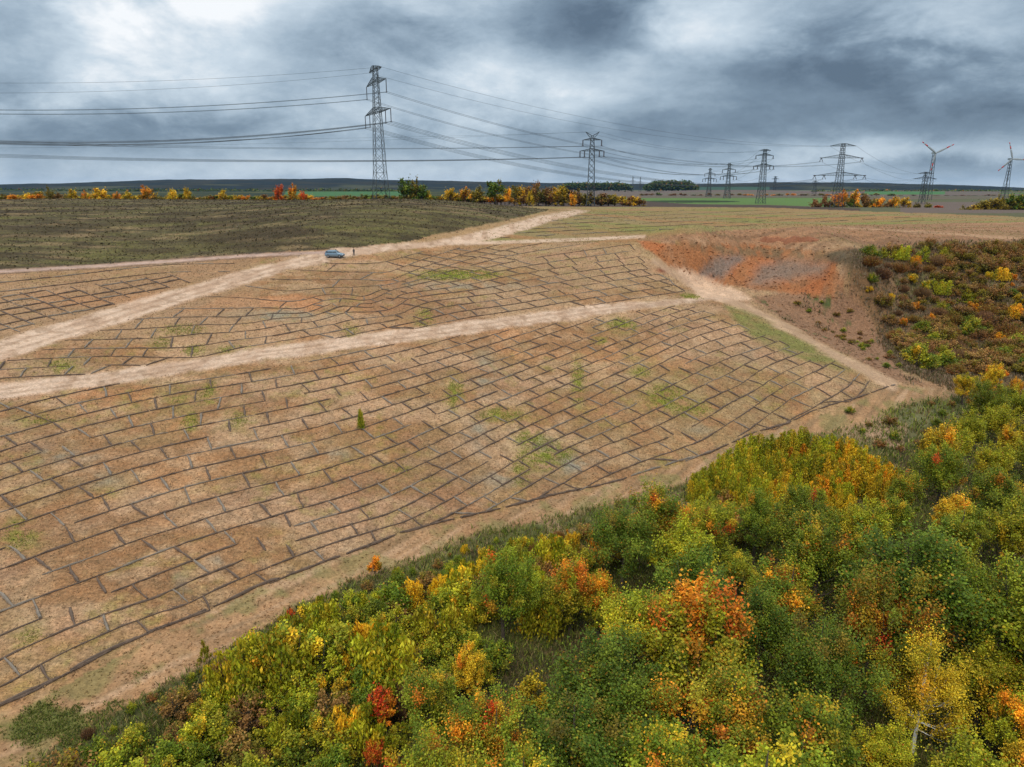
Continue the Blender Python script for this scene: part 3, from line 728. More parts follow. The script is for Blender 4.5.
for ai, s, f, v0, sg in ((('horn'),-1,None,148,6),('horn',1,None,140,6),(0,-1,1,141,9),(0,1,1,143,9),(1,-1,1,155,10),(1,1,1,157,10),(1,-1,.62,154,10),(1,1,.62,156,10)):
    p = ATT['p2', 'horn', s] if ai == 'horn' else at('p2', ai, s, f); e = off(-420, v0-4, 560)
    for _ in range(6):
        t = np.linspace(0, 1, 300)[:, None]; Q = p+(e-p)*t; Q[:, 2] -= (4*sg*t*(1-t))[:, 0]; uu, vv = project(Q); i = int(np.argmin(np.abs(uu))); e[2] += (vv[i]-v0)*.6
    w_ = {'horn': 'earth wire', 0: 'upper arm cable', 1: 'lower arm cable'}[ai]; sd_ = 'left' if s < 0 else 'right'; io = 'inner ' if f == .62 else ''
    cable(p, e, sg, .05 if ai == 'horn' else .11, f'{io}{sd_} {w_} running from the horned pylon behind the tallest pylon', G3)
G4 = 'power cables between the horned pylon and the green field pylon'
for a, b, w_ in ((('p2','horn',-1),('p4',0,-1,1.0),'left earth wire'),(('p2','horn',1),('p4',0,1,1.0),'right earth wire'),(('p2',0,-1,1.0),('p4',1,-1,1.0),'left upper arm cable'),(('p2',0,1,1.0),('p4',1,1,1.0),'right upper arm cable'),
                 (('p2',1,-1,1.0),('p4',2,-1,1.0),'outer left lower arm cable'),(('p2',1,1,1.0),('p4',2,1,1.0),'outer right lower arm cable'),(('p2',1,-1,.62),('p4',2,-1,.62),'inner left lower arm cable'),(('p2',1,1,.62),('p4',2,1,.62),'inner right lower arm cable')):
    cable(ATT[a], ATT[b], 7 if 'horn' in a else 9, .06 if 'horn' in a else .1, f'{w_} running from the horned pylon to the green field pylon', G4, 30)
G5 = 'faint cables between the distant pylons'
for a, b, nm in (('p4','p5','green field pylon to the second distant pylon'),('p5','p7','second distant pylon to the leftmost of the trio')):
    for ai in (0, 1, 2):
        for s in (-1, 1):
            cable(ATT[a, ai, s, 1.0], ATT[b, ai, s, 1.0], 6, .1, f"{'left' if s < 0 else 'right'} {('earth wire','upper arm cable','lower arm cable')[ai]} from the {nm}", G5, 16)
G6 = 'cables to the right of the wide armed pylon'
for ai in (0, 1, 2):
    for s in (-1, 1):
        cable(ATT['p6', ai, s, 1.0], ATT['p9', min(ai, 1), s, 1.0]+np.array([0, 0, -1.5 if ai == 2 else 0]), 6, .06, f"{'left' if s < 0 else 'right'} {('earth wire','middle arm cable','lowest arm cable')[ai]} from the wide armed pylon towards the turbine", G6, 20)

# ================================================================= WIND TURBINES
def turbine(u, v, Y, blades, label, tw_half, rz):
    hub = py(u, v, Y); bz = -18.; root = empty('wind_turbine', (hub[0], hub[1], bz)); tag(root, label, 'wind turbine', 'wind turbines on lattice towers')
    h = hub[2]-bz; mb = MB(); lattice(mb, [(0, tw_half), (h*.6, tw_half*.5), (h-1.5, 1.2)], .30, .10, 1.5, .3); mb.build('lattice_tower', M_st, root)
    yw = -1  # rotor faces the photographer
    mb = MB(); mb.box((0, 1.2, h), (1.1, 3.2, 1.1)); mb.box((0, 4.9, h+.1), (.8, .6, .8)); n_ = mb.build('nacelle', M_tw, root)
    mb = MB(); mb.tube([(0, -2.1, h), (0, -3.2, h), (0, -4.2, h), (0, -4.7, h)], [1.2, 1.15, .8, .2], 12); mb.build('rotor_hub', M_tw, root, True)
    for bu, bv in blades:
        e = py(bu, bv, Y)-hub; Lb = math.hypot(e[0], e[2]); e = np.array([e[0]/Lb, 0, e[2]/Lb]); nrm = np.array([e[2], 0, -e[0]])
        def seg(mb, f0, f1):
            V = []; fs = np.linspace(f0, f1, max(2, int((f1-f0)*14)+1))
            for f in fs:
                c = np.array([0, -3.2, h])+e*Lb*f; ch = (1.0+1.4*sstep(0, .22, f))*(1-.6*sstep(.15, 1.02, f)); th = .55*(1-f*.75)
                for a_, b_ in ((-.55, 0), (-.1, -.5), (.5, -.15), (.6, .05), (0, .5)):
                    V.append(c+nrm*ch*a_+np.array([0, b_*th, 0]))
            m = len(fs); Fc = [(i*5+k, i*5+(k+1) % 5, (i+1)*5+(k+1) % 5, (i+1)*5+k) for i in range(m-1) for k in range(5)]+[(4, 3, 2, 1, 0), tuple(range(5*(m-1), 5*m))]
            mb.add(V, Fc)
        mb = MB(); seg(mb, .03, .60); mb.mi = 1; seg(mb, .602, .76); mb.mi = 0; seg(mb, .762, .885); mb.mi = 1; seg(mb, .887, 1.0)
        mb.build('rotor_blade', [M_tw, M_red], root, True)
    return root
turbine(934.5, 153, 950, [(921,142),(952.5,144.5),(929.5,170.5)], 'wind turbine on lattice tower with red banded blades, the left and nearer one', 3.4, 0)
turbine(1011, 159, 1000, [(1008,142.5),(1029,160),(996.5,171)], 'wind turbine on lattice tower at the right edge, one blade pointing nearly up', 3.6, 0)

# ================================================================= CAR AND PERSON
def car():
    p = ground(335, 257.5); rz = R(-6)
    root = empty('parked_car', p, rz, 1.0); root.scale.z = 1.18; tag(root, 'silver blue estate car parked on the dirt road at the junction', 'car')
    M_b = plain('car_paint', (.20, .28, .36), .28, .5, .03, 1); M_g = plain('car_glass', (.02, .03, .04), .08, 0, .02, 1); M_t = plain('tyre_rubber', (.015, .015, .015), .8, 0, .05, 4); M_r = plain('wheel_rim', (.35, .35, .36), .35, .7, .05, 4)
    M_h = plain('headlight_glass', (.75, .78, .8), .1, 0, .02, 1); M_l = plain('tail_light', (.35, .02, .02), .2, 0, .02, 1); M_k = plain('dark_trim', (.02, .02, .022), .6, 0, .05, 2)
    bm = bmesh.new()
    def loft(bm, secs):  # (x, half width, z low, z high, tumble)
        rings = []
        for x, w_, z0, z1, tw_ in secs:
            ring = [bm.verts.new(c) for c in ((x, -w_*.9, z0), (x, w_*.9, z0), (x, w_, z0+(z1-z0)*.35), (x, w_*.98, z0+(z1-z0)*.7), (x, w_*tw_, z1), (x, -w_*tw_, z1), (x, -w_*.98, z0+(z1-z0)*.7), (x, -w_, z0+(z1-z0)*.35))]
            rings.append(ring)
        for a, b in zip(rings[:-1], rings[1:]):
            for k in range(8): bm.faces.new((a[k], a[(k+1) % 8], b[(k+1) % 8], b[k]))
        bm.faces.new(rings[0][::-1]); bm.faces.new(rings[-1])
    def fin(bm, name, mat, par=root, smooth=True):
        bmesh.ops.recalc_face_normals(bm, faces=bm.faces); me = bpy.data.meshes.new(name); bm.to_mesh(me); bm.free(); me.materials.append(mat)
        me.polygons.foreach_set('use_smooth', [smooth]*len(me.polygons)); o = obj(name, me, par)
        b = o.modifiers.new('Bevel', 'BEVEL'); b.width = .04; b.segments = 2; b.limit_method = 'ANGLE'; return o
    loft(bm, [(-2.28,.74,.42,.78,.9),(-2.22,.84,.32,.98,.9),(-1.9,.89,.26,1.02,.93),(0,.9,.24,1.0,.94),(.95,.9,.25,.97,.93),(1.5,.88,.27,.9,.9),(2.1,.82,.32,.78,.88),(2.3,.7,.42,.68,.9)])
    body = fin(bm, 'body', M_b)
    bm = bmesh.new(); loft(bm, [(-2.12,.78,.97,1.0,.9),(-1.95,.79,.97,1.36,.82),(-1.55,.8,.97,1.47,.78),(-.2,.8,.97,1.5,.78),(.35,.8,.97,1.45,.78),(1.1,.78,.95,.99,.9)]); cab = fin(bm, 'cabin', M_b)
    mb = MB()
    for s in (-1, 1):
        for x0, x1, xa, xb in ((-1.92,-1.2,-1.8,-1.2),(-1.12,-.28,-1.12,-.28),(-.2,.85,-.2,.38)):
            y0, y1 = s*.845, s*.755
            mb.add([(x0, y0, 1.03), (x1, y0, 1.03), (xb, y1, 1.38), (xa, y1, 1.38), (x0, y0-s*.05, 1.03), (x1, y0-s*.05, 1.03), (xb, y1-s*.05, 1.38), (xa, y1-s*.05, 1.38)],
                   [(0,1,2,3),(7,6,5,4),(0,4,5,1),(1,5,6,2),(2,6,7,3),(3,7,4,0)])
    mb.build('side_windows', M_g, cab)
    mb = MB(); mb.add([(1.10,-.66,1.03),(1.10,.66,1.03),(.47,.58,1.43),(.47,-.58,1.43),(1.02,-.66,1.0),(1.02,.66,1.0),(.4,.58,1.40),(.4,-.58,1.40)], [(0,1,2,3),(7,6,5,4),(0,4,5,1),(1,5,6,2),(2,6,7,3),(3,7,4,0)]); mb.build('windscreen', M_g, cab)
    mb = MB(); mb.add([(-2.16,-.64,1.03),(-2.16,.64,1.03),(-2.0,.58,1.34),(-2.0,-.58,1.34),(-2.06,-.64,1.03),(-2.06,.64,1.03),(-1.9,.58,1.34),(-1.9,-.58,1.34)], [(3,2,1,0),(4,5,6,7),(1,5,4,0),(2,6,5,1),(3,7,6,2),(0,4,7,3)]); mb.build('rear_window', M_g, cab)
    mb = MB()
    for s in (-1, 1): mb.tube([(-1.7, s*.6, 1.5), (-1.6, s*.6, 1.55), (.1, s*.6, 1.57), (.2, s*.6, 1.5)], .02, 5)
    mb.build('roof_rails', M_k, cab)
    for x in (-1.4, 1.42):
        for s in (-1, 1):
            mb = MB(); mb.tube([(x, s*.68, .33), (x, s*.9, .33)], .33, 18); wh = mb.build('wheel', M_t, root, False)
            mb = MB(); mb.tube([(x, s*.89, .33), (x, s*.915, .33)], .2, 12)
            for k in range(5): a_ = k*2*math.pi/5; mb.bar((x, s*.92, .33), (x+.19*math.cos(a_), s*.92, .33+.19*math.sin(a_)), .03)
            mb.build('rim', M_r, wh)
    for s in (-1, 1):
        mb = MB(); mb.box((2.19, s*.6, .66), (.08, .16, .07)); mb.build('headlight', M_h, root)
        mb = MB(); mb.box((-2.24, s*.68, .82), (.05, .1, .14)); mb.build('tail_light', M_l, root)
        mb = MB(); mb.box((.72, s*.98, 1.02), (.07, .1, .07)); mb.build('wing_mirror', M_b, root)
    mb = MB(); mb.box((2.27, 0, .48), (.05, .45, .09)); mb.build('grille', M_k, root)
car()
def person():
    p = ground(354, 255.5); root = empty('person', p, R(15)); tag(root, 'person in dark jacket and trousers standing on the road right of the car', 'person')
    J = {'pelvis': (0,0,.95,.16), 'waist': (0,.0,1.10,.14), 'chest': (0,.0,1.32,.17), 'neckb': (0,0,1.47,.075), 'neck': (0,-.01,1.54,.06), 'head': (0,-.02,1.66,.10), 'crown': (0,-.01,1.74,.07),
         'lh': (-.10,0,.88,.10), 'lk': (-.12,-.03,.50,.085), 'la': (-.13,.02,.12,.07), 'lt': (-.14,-.14,.05,.045), 'rh': (.10,0,.88,.10), 'rk': (.11,-.02,.50,.085), 'ra': (.13,.03,.12,.07), 'rt': (.15,-.13,.05,.045),
         'ls': (-.19,0,1.42,.07), 'le': (-.25,.03,1.14,.05), 'lw': (-.23,-.08,.90,.035), 'lf': (-.22,-.11,.80,.03), 'rs': (.19,0,1.42,.07), 're': (.25,.03,1.14,.05), 'rw': (.20,-.14,.95,.035), 'rf': (.17,-.19,.87,.03)}
    E = [('pelvis','waist'),('waist','chest'),('chest','neckb'),('neckb','neck'),('neck','head'),('head','crown'),('pelvis','lh'),('lh','lk'),('lk','la'),('la','lt'),('pelvis','rh'),('rh','rk'),('rk','ra'),('ra','rt'),
         ('chest','ls'),('ls','le'),('le','lw'),('lw','lf'),('chest','rs'),('rs','re'),('re','rw'),('rw','rf')]
    ks = list(J); me = bpy.data.meshes.new('figure'); me.from_pydata([J[k][:3] for k in ks], [(ks.index(a), ks.index(b)) for a, b in E], [])
    for m in (plain('dark_cloth', (.015, .018, .03), .9, 0, .2, 5),): me.materials.append(m)
    o = obj('body', me, root); sk = o.modifiers.new('Skin', 'SKIN')
    me.skin_vertices[0].data[0].use_root = True
    for i, k in enumerate(ks): r = J[k][3]; me.skin_vertices[0].data[i].radius = (r, r*(.75 if k in ('pelvis', 'waist', 'chest') else 1))
    o.modifiers.new('Sub', 'SUBSURF').levels = 1
    # face, ears, hair and hands in skin and hair colours
    M_s = plain('skin', (.42, .24, .17), .6, 0, .05, 8); M_h = plain('hair', (.03, .02, .015), .9, 0, .2, 20)
    bm = bmesh.new(); bmesh.ops.create_icosphere(bm, subdivisions=2, radius=.112, matrix=Matrix.Translation((0, -.03, 1.665)) @ Matrix.Diagonal((.82, .95, 1.12, 1)))
    bmesh.ops.create_cone(bm, cap_ends=True, segments=6, radius1=.018, radius2=.008, depth=.05, matrix=Matrix.Translation((0, -.15, 1.66)) @ Matrix.Rotation(R(90), 4, 'X'))
    me = bpy.data.meshes.new('face'); bm.to_mesh(me); bm.free(); me.materials.append(M_s); obj('face', me, root)
    bm = bmesh.new(); bmesh.ops.create_icosphere(bm, subdivisions=2, radius=.122, matrix=Matrix.Translation((0, .0, 1.70)) @ Matrix.Diagonal((.85, .92, .95, 1)))
    me = bpy.data.meshes.new('hair'); bm.to_mesh(me); bm.free(); me.materials.append(M_h); obj('hair', me, root)
person()
# ================================================================= VEGETATION
M_leaf = leaf_mat('leaves'); M_bark = plain('bark', (.075, .055, .04), .9, 0, .4, 3); M_birch = plain('birch_bark', (.62, .60, .56), .8, 0, .3, 4)
PAL = {
 'deep': [((.04,.085,.012), 5), ((.065,.12,.015), 5), ((.12,.18,.022), 3), ((.24,.22,.03), .5), ((.36,.15,.02), .5)],
 'green': [((.07,.125,.012), 5), ((.12,.18,.018), 5), ((.20,.25,.025), 3), ((.30,.25,.03), .8), ((.45,.17,.02), .35)],
 'lime': [((.11,.16,.014), 4), ((.22,.27,.02), 6), ((.34,.35,.03), 4), ((.42,.33,.03), 1.5), ((.5,.2,.02), .4)],
 'gold': [((.24,.23,.02), 3), ((.44,.34,.028), 5), ((.62,.45,.035), 4), ((.10,.14,.015), 2), ((.45,.20,.02), .8)],
 'orange': [((.58,.25,.02), 5), ((.68,.38,.035), 4), ((.42,.13,.015), 3), ((.20,.18,.02), 2), ((.09,.11,.015), 1.5)],
 'mix': [((.10,.14,.018), 7), ((.18,.19,.022), 5), ((.48,.19,.02), 1.7), ((.40,.27,.03), 2.2), ((.32,.07,.015), .9)],
 'red': [((.42,.06,.015), 5), ((.50,.13,.02), 4), ((.28,.035,.012), 3), ((.15,.13,.02), 1.2)],
 'olive': [((.12,.115,.022), 5), ((.20,.17,.03), 4), ((.22,.17,.03), 2), ((.07,.075,.02), 3)],
 'brown': [((.18,.11,.05), 5), ((.24,.14,.07), 4), ((.11,.065,.04), 4), ((.26,.13,.05), 1)],
 'purple': [((.16,.10,.095), 5), ((.22,.15,.13), 3), ((.10,.06,.055), 4)],
}
def pick_cols(pal, n, r):
    p = PAL[pal]; w = np.array([b for a, b in p], float); w /= w.sum(); c = np.array([a for a, b in p])*np.array([1.42, 1.20, .64]); return c[r.choice(len(p), n, p=w)]
def leaf_quads(P, size, r, up=.5, elong=1.0, vert=False):
    n = len(P); nm = r.normal(0, 1, (n, 3)); nm[:, 2] = np.abs(nm[:, 2])+up
    if vert: nm[:, 2] *= .25
    nm /= np.linalg.norm(nm, axis=1)[:, None]
    t = np.cross(nm, r.normal(0, 1, (n, 3)) if not vert else np.cross(np.array([[0, 0, 1.]]), nm)+r.normal(0, .25, (n, 3))); t /= np.linalg.norm(t, axis=1)[:, None]+1e-9; b = np.cross(nm, t)
    s = (size*r.uniform(.6, 1.35, n))[:, None]*.5
    V = np.stack([P-t*s*elong, P-b*s*.75+nm*s*.15, P+t*s*elong, P+b*s*.75+nm*s*.15], 1).reshape(-1, 3)
    return V, np.arange(4*n).reshape(n, 4)
def crown_trunk(seed, Ht, Rc, base, n, leaf, pal, toppal=None, topf=.0, shape='round', nc=95, bark=None, trunk_r=.17, gap=.0, spots=.0):
    r = np.random.default_rng(seed); mb = MB(); Vs = []; Cs = []
    ch = Ht-base; cz = base+ch*.5
    centres = []
    lobes = r.normal(0, 1, (7, 3)); lobes /= np.linalg.norm(lobes, axis=1)[:, None]; la = r.uniform(-.22, .3, 7)
    if shape == 'upright':
        ns = max(8, nc); ang = r.uniform(0, 6.28, ns); rad = Rc*np.sqrt(r.random(ns)); hh = Ht*r.uniform(.6, 1, ns)*(1-.25*(rad/Rc)**2)
        m = n//ns
        for i in range(ns):
            x, y = math.cos(ang[i])*rad[i], math.sin(ang[i])*rad[i]; f = r.random(m)**.8; z = hh[i]*(.08+.92*f)
            lean = .18*rad[i]; sp = .30*(1.15-f)+.05
            P = np.stack([x*(1+.25*f)+r.normal(0, 1, m)*sp, y*(1+.25*f)+r.normal(0, 1, m)*sp, z], -1); Vs.append(P)
            base_c = pick_cols(toppal if (toppal and r.random() < topf) else pal, 1, r)[0]
            Cs.append(pick_cols(pal, m, r)*.35+base_c*.65)
            mb.tube([(x*.7, y*.7, -.2), (x*1.1, y*1.1, hh[i]*.5), (x*1.25, y*1.25, hh[i]*.97)], [.035, .022, .008], 4)
    else:
        m = n//nc
        for i in range(nc):
            d = r.normal(0, 1, 3); d /= np.linalg.norm(d)
            if shape == 'round' and d[2] < -.55: d[2] *= -.5
            if shape == 'dome': d[2] = abs(d[2])*1.9-.9
            q = r.random()**.42; k = 1+sum(a*max(0, float(d@l))**3 for a, l in zip(la, lobes))
            if shape == 'cone': taper = 1-.55*max(0, d[2])
            else: taper = 1
            c = np.array([d[0]*Rc*taper, d[1]*Rc*taper, d[2]*ch*.5])*q*k*.88+np.array([0, 0, cz]); centres.append(c)
            sg = Rc*.17*r.uniform(.6, 1.3)*(34/max(nc, 34))**.33; mm = int(m*r.uniform(.7, 1.3)); P = r.normal(0, 1, (mm, 3))*sg*.78; od = c-np.array([0, 0, base*.8]); od /= np.linalg.norm(od)+1e-9; P = P*.8+od*(r.normal(0, .95, mm)*sg)[:, None]
            P = P+c
            hf = (c[2]-base)/ch; pp = pal
            if toppal and r.random() < np.clip((hf-(1-topf))*3+.35, 0, 1)*(.9 if topf > 0 else 0): pp = toppal
            if spots and r.random() < spots: pp = r.choice(['orange', 'gold', 'mix', 'orange', 'red'])
            bc = pick_cols(pp, 1, r)[0]*r.uniform(.7, 1.35); Vs.append(P); Cs.append(pick_cols(pp, mm, r)*.5+bc*.5)
        top = base+ch*.72; bend = r.normal(0, .25, 2)
        mb.tube([(0, 0, -.4), (bend[0]*.3, bend[1]*.3, base*.7), (bend[0], bend[1], cz), (bend[0]*1.2, bend[1]*1.2, top), (bend[0]*1.3, bend[1]*1.3, Ht*.93)], [trunk_r*1.25, trunk_r, trunk_r*.7, trunk_r*.42, .015], 7)
        for c in centres[:min(nc, 20)]:
            z0 = min(base*.6+.55*max(0, c[2]-base*.6), top); s = np.array([bend[0]*z0/Ht, bend[1]*z0/Ht, z0]); mid = s*.45+c*.55-np.array([0, 0, .15*Rc])
            mb.tube([s, mid, c], [trunk_r*.38, trunk_r*.22, .012], 4)
            for _ in range(2): mb.bar(mid, c+r.normal(0, .25*Rc, 3), .018, .006, 3)
    P = np.concatenate(Vs); Cc = np.concatenate(Cs)*r.uniform(.6, 1.4, (len(P), 1))
    # loose leaves outside the clumps break the outline
    k = len(P)//14; ii = r.integers(0, len(P), k); P = np.concatenate([P, P[ii]+r.normal(0, .12*Rc, (k, 3))]); Cc = np.concatenate([Cc, Cc[ii]])
    keep = P[:, 2] > .05; P = P[keep]; Cc = Cc[keep]
    V, Fq = leaf_quads(P, leaf, r) if shape != 'upright' else leaf_quads(P, leaf, r, .5, 1.9, True); me = mesh_np('crown', V, Fq, M_leaf, False, np.repeat(Cc, 4, 0))
    tm = bpy.data.meshes.new('trunk'); tm.from_pydata(mb.V, [], mb.F); tm.materials.append(bark or M_bark); tm.update()
    return tm, me
def twig_bush(seed, Ht, Rc, n, pal, leaves=0, lpal='brown'):
    r = np.random.default_rng(seed); a = r.uniform(0, 6.28, n); q = np.sqrt(r.random(n)); h = Ht*(1-.45*q*q)*r.uniform(.5, 1, n)
    B = np.stack([np.cos(a)*q*Rc*.45, np.sin(a)*q*Rc*.45, 0*a], -1); T = np.stack([np.cos(a)*q*Rc, np.sin(a)*q*Rc, h], -1)+r.normal(0, .1, (n, 3))
    f = r.random(n)[:, None]*.5; S = B+(T-B)*f; e = np.cross(T-S, r.normal(0, 1, (n, 3))); e /= np.linalg.norm(e, axis=1)[:, None]; wd = .028
    V = np.stack([S-e*wd, S+e*wd, T+e*wd*.5, T-e*wd*.5], 1).reshape(-1, 3); C_ = pick_cols(pal, n, r); Fq = np.arange(4*n).reshape(n, 4)
    if leaves:
        P = T[r.integers(0, n, leaves)]+r.normal(0, .18, (leaves, 3)); V2, F2 = leaf_quads(P, .16, r); V = np.concatenate([V, V2]); Fq = np.concatenate([Fq, F2+4*n]); C_ = np.concatenate([C_, pick_cols(lpal, leaves, r)])
    me = mesh_np('crown', V, Fq, M_leaf, False, np.repeat(C_, 4, 0))
    mb = MB()
    for i in range(7): mb.bar((0, 0, -.2), T[i]*.8, .035, .01, 4)
    tm = bpy.data.meshes.new('stems'); tm.from_pydata(mb.V, [], mb.F); tm.materials.append(M_bark); tm.update()
    return tm, me
PROTO = {}
def proto(name, look, cat, objname, ref_h, *variants): PROTO[name] = dict(look=look, cat=cat, name=objname, h=ref_h, v=list(variants))
NL = 26000
proto('deep', 'dense dark green', 'tree', 'oak_tree', 9, crown_trunk(1, 9, 3.3, 1.6, NL, .14, 'deep', spots=.03), crown_trunk(2, 9, 3.0, 1.8, NL, .135, 'deep', 'green', .5, spots=.05), crown_trunk(3, 9, 3.6, 1.6, NL, .145, 'deep', 'olive', .2, spots=.02))
proto('green', 'mid green leafy', 'tree', 'broadleaf_tree', 8.5, crown_trunk(4, 8.5, 2.9, 1.4, NL, .14, 'green', spots=.05), crown_trunk(5, 8.5, 3.2, 1.6, NL, .135, 'green', 'lime', .6, spots=.06), crown_trunk(6, 8.5, 2.6, 1.5, 22000, .14, 'green', 'gold', .15, spots=.04))
proto('lime', 'light yellow green', 'tree', 'maple_tree', 7.5, crown_trunk(7, 7.5, 2.6, 1.2, 22000, .14, 'lime', spots=.05), crown_trunk(8, 7.5, 2.8, 1.2, 24000, .135, 'lime', 'gold', .35, spots=.08), crown_trunk(9, 7.5, 2.3, 1.2, 18000, .135, 'lime', 'green', .4))
proto('mix', 'green and orange spotted', 'tree', 'oak_tree', 8.5, crown_trunk(10, 8.5, 3.0, 1.5, NL, .14, 'mix', 'green', .3, spots=.16), crown_trunk(11, 8.5, 2.8, 1.5, 24000, .135, 'mix', 'green', .35, spots=.1), crown_trunk(12, 8.5, 3.2, 1.5, NL, .14, 'green', 'mix', .6, spots=.18))
proto('orange', 'glowing orange topped green', 'tree', 'ash_tree', 7.5, crown_trunk(13, 7.5, 2.4, 1.0, 18000, .13, 'lime', 'orange', .45, 'cone'), crown_trunk(14, 7.5, 2.1, 1.0, 17000, .125, 'lime', 'orange', .5, 'cone'))
proto('gold', 'golden yellow leaved', 'tree', 'maple_tree', 7, crown_trunk(15, 7, 2.3, 1.0, 18000, .13, 'gold', 'lime', .2), crown_trunk(16, 7, 2.0, 1.0, 16000, .13, 'gold', 'orange', .3, 'cone'))
proto('birch', 'yellow leaved birch with pale trunk', 'tree', 'birch_tree', 10, crown_trunk(17, 10, 3.3, 1.6, 22000, .12, 'gold', 'gold', .3, 'cone', 46, M_birch, .14))
proto('red', 'red leaved', 'tree', 'maple_tree', 4, crown_trunk(18, 4, 1.5, .6, 3500, .17, 'red', 'orange', .3), crown_trunk(19, 4, 1.3, .6, 3200, .17, 'orange', 'red', .4))
proto('sapling', 'slender green', 'young tree', 'sapling', 3.2, crown_trunk(40, 3.2, .42, .05, 2600, .12, 'green', 'lime', .3, 'upright', 12))
proto('sgreen', 'low green', 'green shrub', 'green_shrub', 2.6, crown_trunk(20, 2.6, 1.35, .1, 3600, .15, 'green', 'lime', .4, shape='dome', nc=26, trunk_r=.05), crown_trunk(21, 2.4, 1.5, .1, 3600, .15, 'deep', 'green', .5, shape='dome', nc=26, trunk_r=.05))
proto('slime', 'yellow green bushy', 'yellowing shrub', 'yellowing_shrub', 2.8, crown_trunk(22, 2.8, 1.3, .1, 3600, .15, 'lime', 'gold', .3, shape='dome', nc=26, trunk_r=.05), crown_trunk(23, 2.6, 1.1, .1, 3200, .14, 'lime', 'lime', .3, shape='dome', nc=22, trunk_r=.05), crown_trunk(24, 3.4, 1.1, .1, 3600, .13, 'lime', 'gold', .35, 'upright', 14))
proto('sgold', 'golden yellow bushy', 'yellow shrub', 'yellow_shrub', 2.6, crown_trunk(25, 2.6, 1.0, .1, 2600, .14, 'gold', 'orange', .25, shape='dome', nc=20, trunk_r=.05), crown_trunk(26, 3.0, 1.0, .1, 2800, .13, 'gold', 'lime', .3, 'upright', 12))
proto('sorange', 'orange leaved', 'orange shrub', 'orange_shrub', 2.6, crown_trunk(27, 2.6, .9, .1, 2200, .14, 'orange', 'red', .2, shape='dome', nc=18, trunk_r=.05), crown_trunk(28, 2.8, .8, .1, 2200, .13, 'orange', 'gold', .3, 'upright', 10))
proto('sred', 'dark red leaved', 'red shrub', 'red_shrub', 2.0, crown_trunk(29, 2.0, .9, .1, 2000, .14, 'red', 'brown', .3, shape='dome', nc=16, trunk_r=.05))
proto('solive', 'olive brown', 'brown shrub', 'brown_shrub', 2.0, crown_trunk(30, 2.0, 1.3, .05, 2600, .14, 'olive', 'brown', .3, shape='dome', nc=22, trunk_r=.04), crown_trunk(31, 1.8, 1.2, .05, 2400, .14, 'brown', 'olive', .3, shape='dome', nc=22, trunk_r=.04))
proto('sbare', 'leafless purple brown', 'bare shrub', 'bare_shrub', 2.4, twig_bush(32, 2.4, 1.5, 900, 'purple', 200, 'brown'), twig_bush(33, 2.2, 1.7, 900, 'brown', 300, 'olive'))
proto('hedge_green', 'upright yellow green', 'shrub', 'willow_shrub', 4.6, crown_trunk(34, 4.6, 1.5, .1, 7500, .13, 'lime', 'gold', .35, 'upright', 26), crown_trunk(35, 4.4, 1.4, .1, 7000, .13, 'lime', 'lime', .6, 'upright', 24))
proto('hedge_orange', 'upright orange and yellow', 'shrub', 'willow_shrub', 4.6, crown_trunk(36, 4.6, 1.5, .1, 7500, .13, 'gold', 'lime', .3, 'upright', 26), crown_trunk(37, 4.6, 1.3, .1, 6500, .13, 'gold', 'orange', .4, 'upright', 22))
# far trees, seen a dozen pixels tall: fewer and larger leaf clumps
for nm, look in (('olive','olive green'),('gold','golden yellow'),('orange','orange'),('red','bright red'),('deep','dark green'),('brown','brown half bare')):
    proto('far_'+nm, look, 'tree', 'field_tree', 7, crown_trunk(50+len(PROTO), 7, 3.2, .5, 1500, .5, nm, nm, .2, shape='dome', nc=26, trunk_r=.2), crown_trunk(80+len(PROTO), 7, 2.6, .5, 1300, .5, nm, 'olive', .1, nc=20, trunk_r=.2))

PLANTS = []
def plant(kind, x, y, h, group=None, label=None, z=None, wide=1.0):
    p = PROTO[kind]; tm, cm = p['v'][int(rng.integers(len(p['v'])))]; s = h/p['h']
    z = gz(x, y) if z is None else z
    o = empty(p['name'], (x, y, z), rng.uniform(0, 6.28)); o.scale = (s*wide*rng.uniform(.92, 1.08), s*wide*rng.uniform(.92, 1.08), s)
    link(bpy.data.objects.new('stems' if 'shrub' in p['name'] else 'trunk', tm), o); link(bpy.data.objects.new('crown', cm), o)
    top = project(np.array([x, y, z+h*.7]))
    PLANTS.append(dict(o=o, kind=kind, u=top[0], v=top[1], label=label, group=group, h=h, d=math.hypot(x, y)))
    return o
def plant_top(kind, u, vt, h, group=None, label=None, wide=1.0):
    """stand a plant so that its tip meets the given point"""
    vb = vt+30
    for _ in range(30):
        g = ground(u, vb); t = project(g+np.array([0, 0, h])); e = t[1]-vt
        vb -= e*.7
        if abs(e) < .3: break
    return plant(kind, g[0], g[1], h, group, label, None, wide), g
used_xy = []
GW = 'trees of the autumn wood below the road'; GS = 'shrubs between the lower road and the wood'; GR = 'shrubs in the ravine'; GF = 'trees along the far edge of the dark field'; GH = 'trees beyond the plateau on the right'; GT = 'upright shrubs of the thicket beside the lower road'
def lm(kind, u, vt, h, label, group=GW, wide=1.0):
    o, g = plant_top(kind, u, vt, h, group, label, wide); used_xy.append((g[0], g[1], h*.22 if h > 4 else .9))
lm('birch', 912, 632, 10, 'yellow leaved birch with white trunk near the bottom right corner')
lm('orange', 570, 556, 7.5, 'tall ash with bright orange crown top in the middle of the wood edge')
lm('orange', 598, 572, 6.5, 'smaller orange topped ash just right of the bright orange one')
lm('sorange', 668, 510, 3.2, 'round orange shrub standing alone at the wood edge', GS, 1.3)
lm('deep', 690, 556, 10, 'largest dark green oak right of the bright orange ash', wide=1.1)
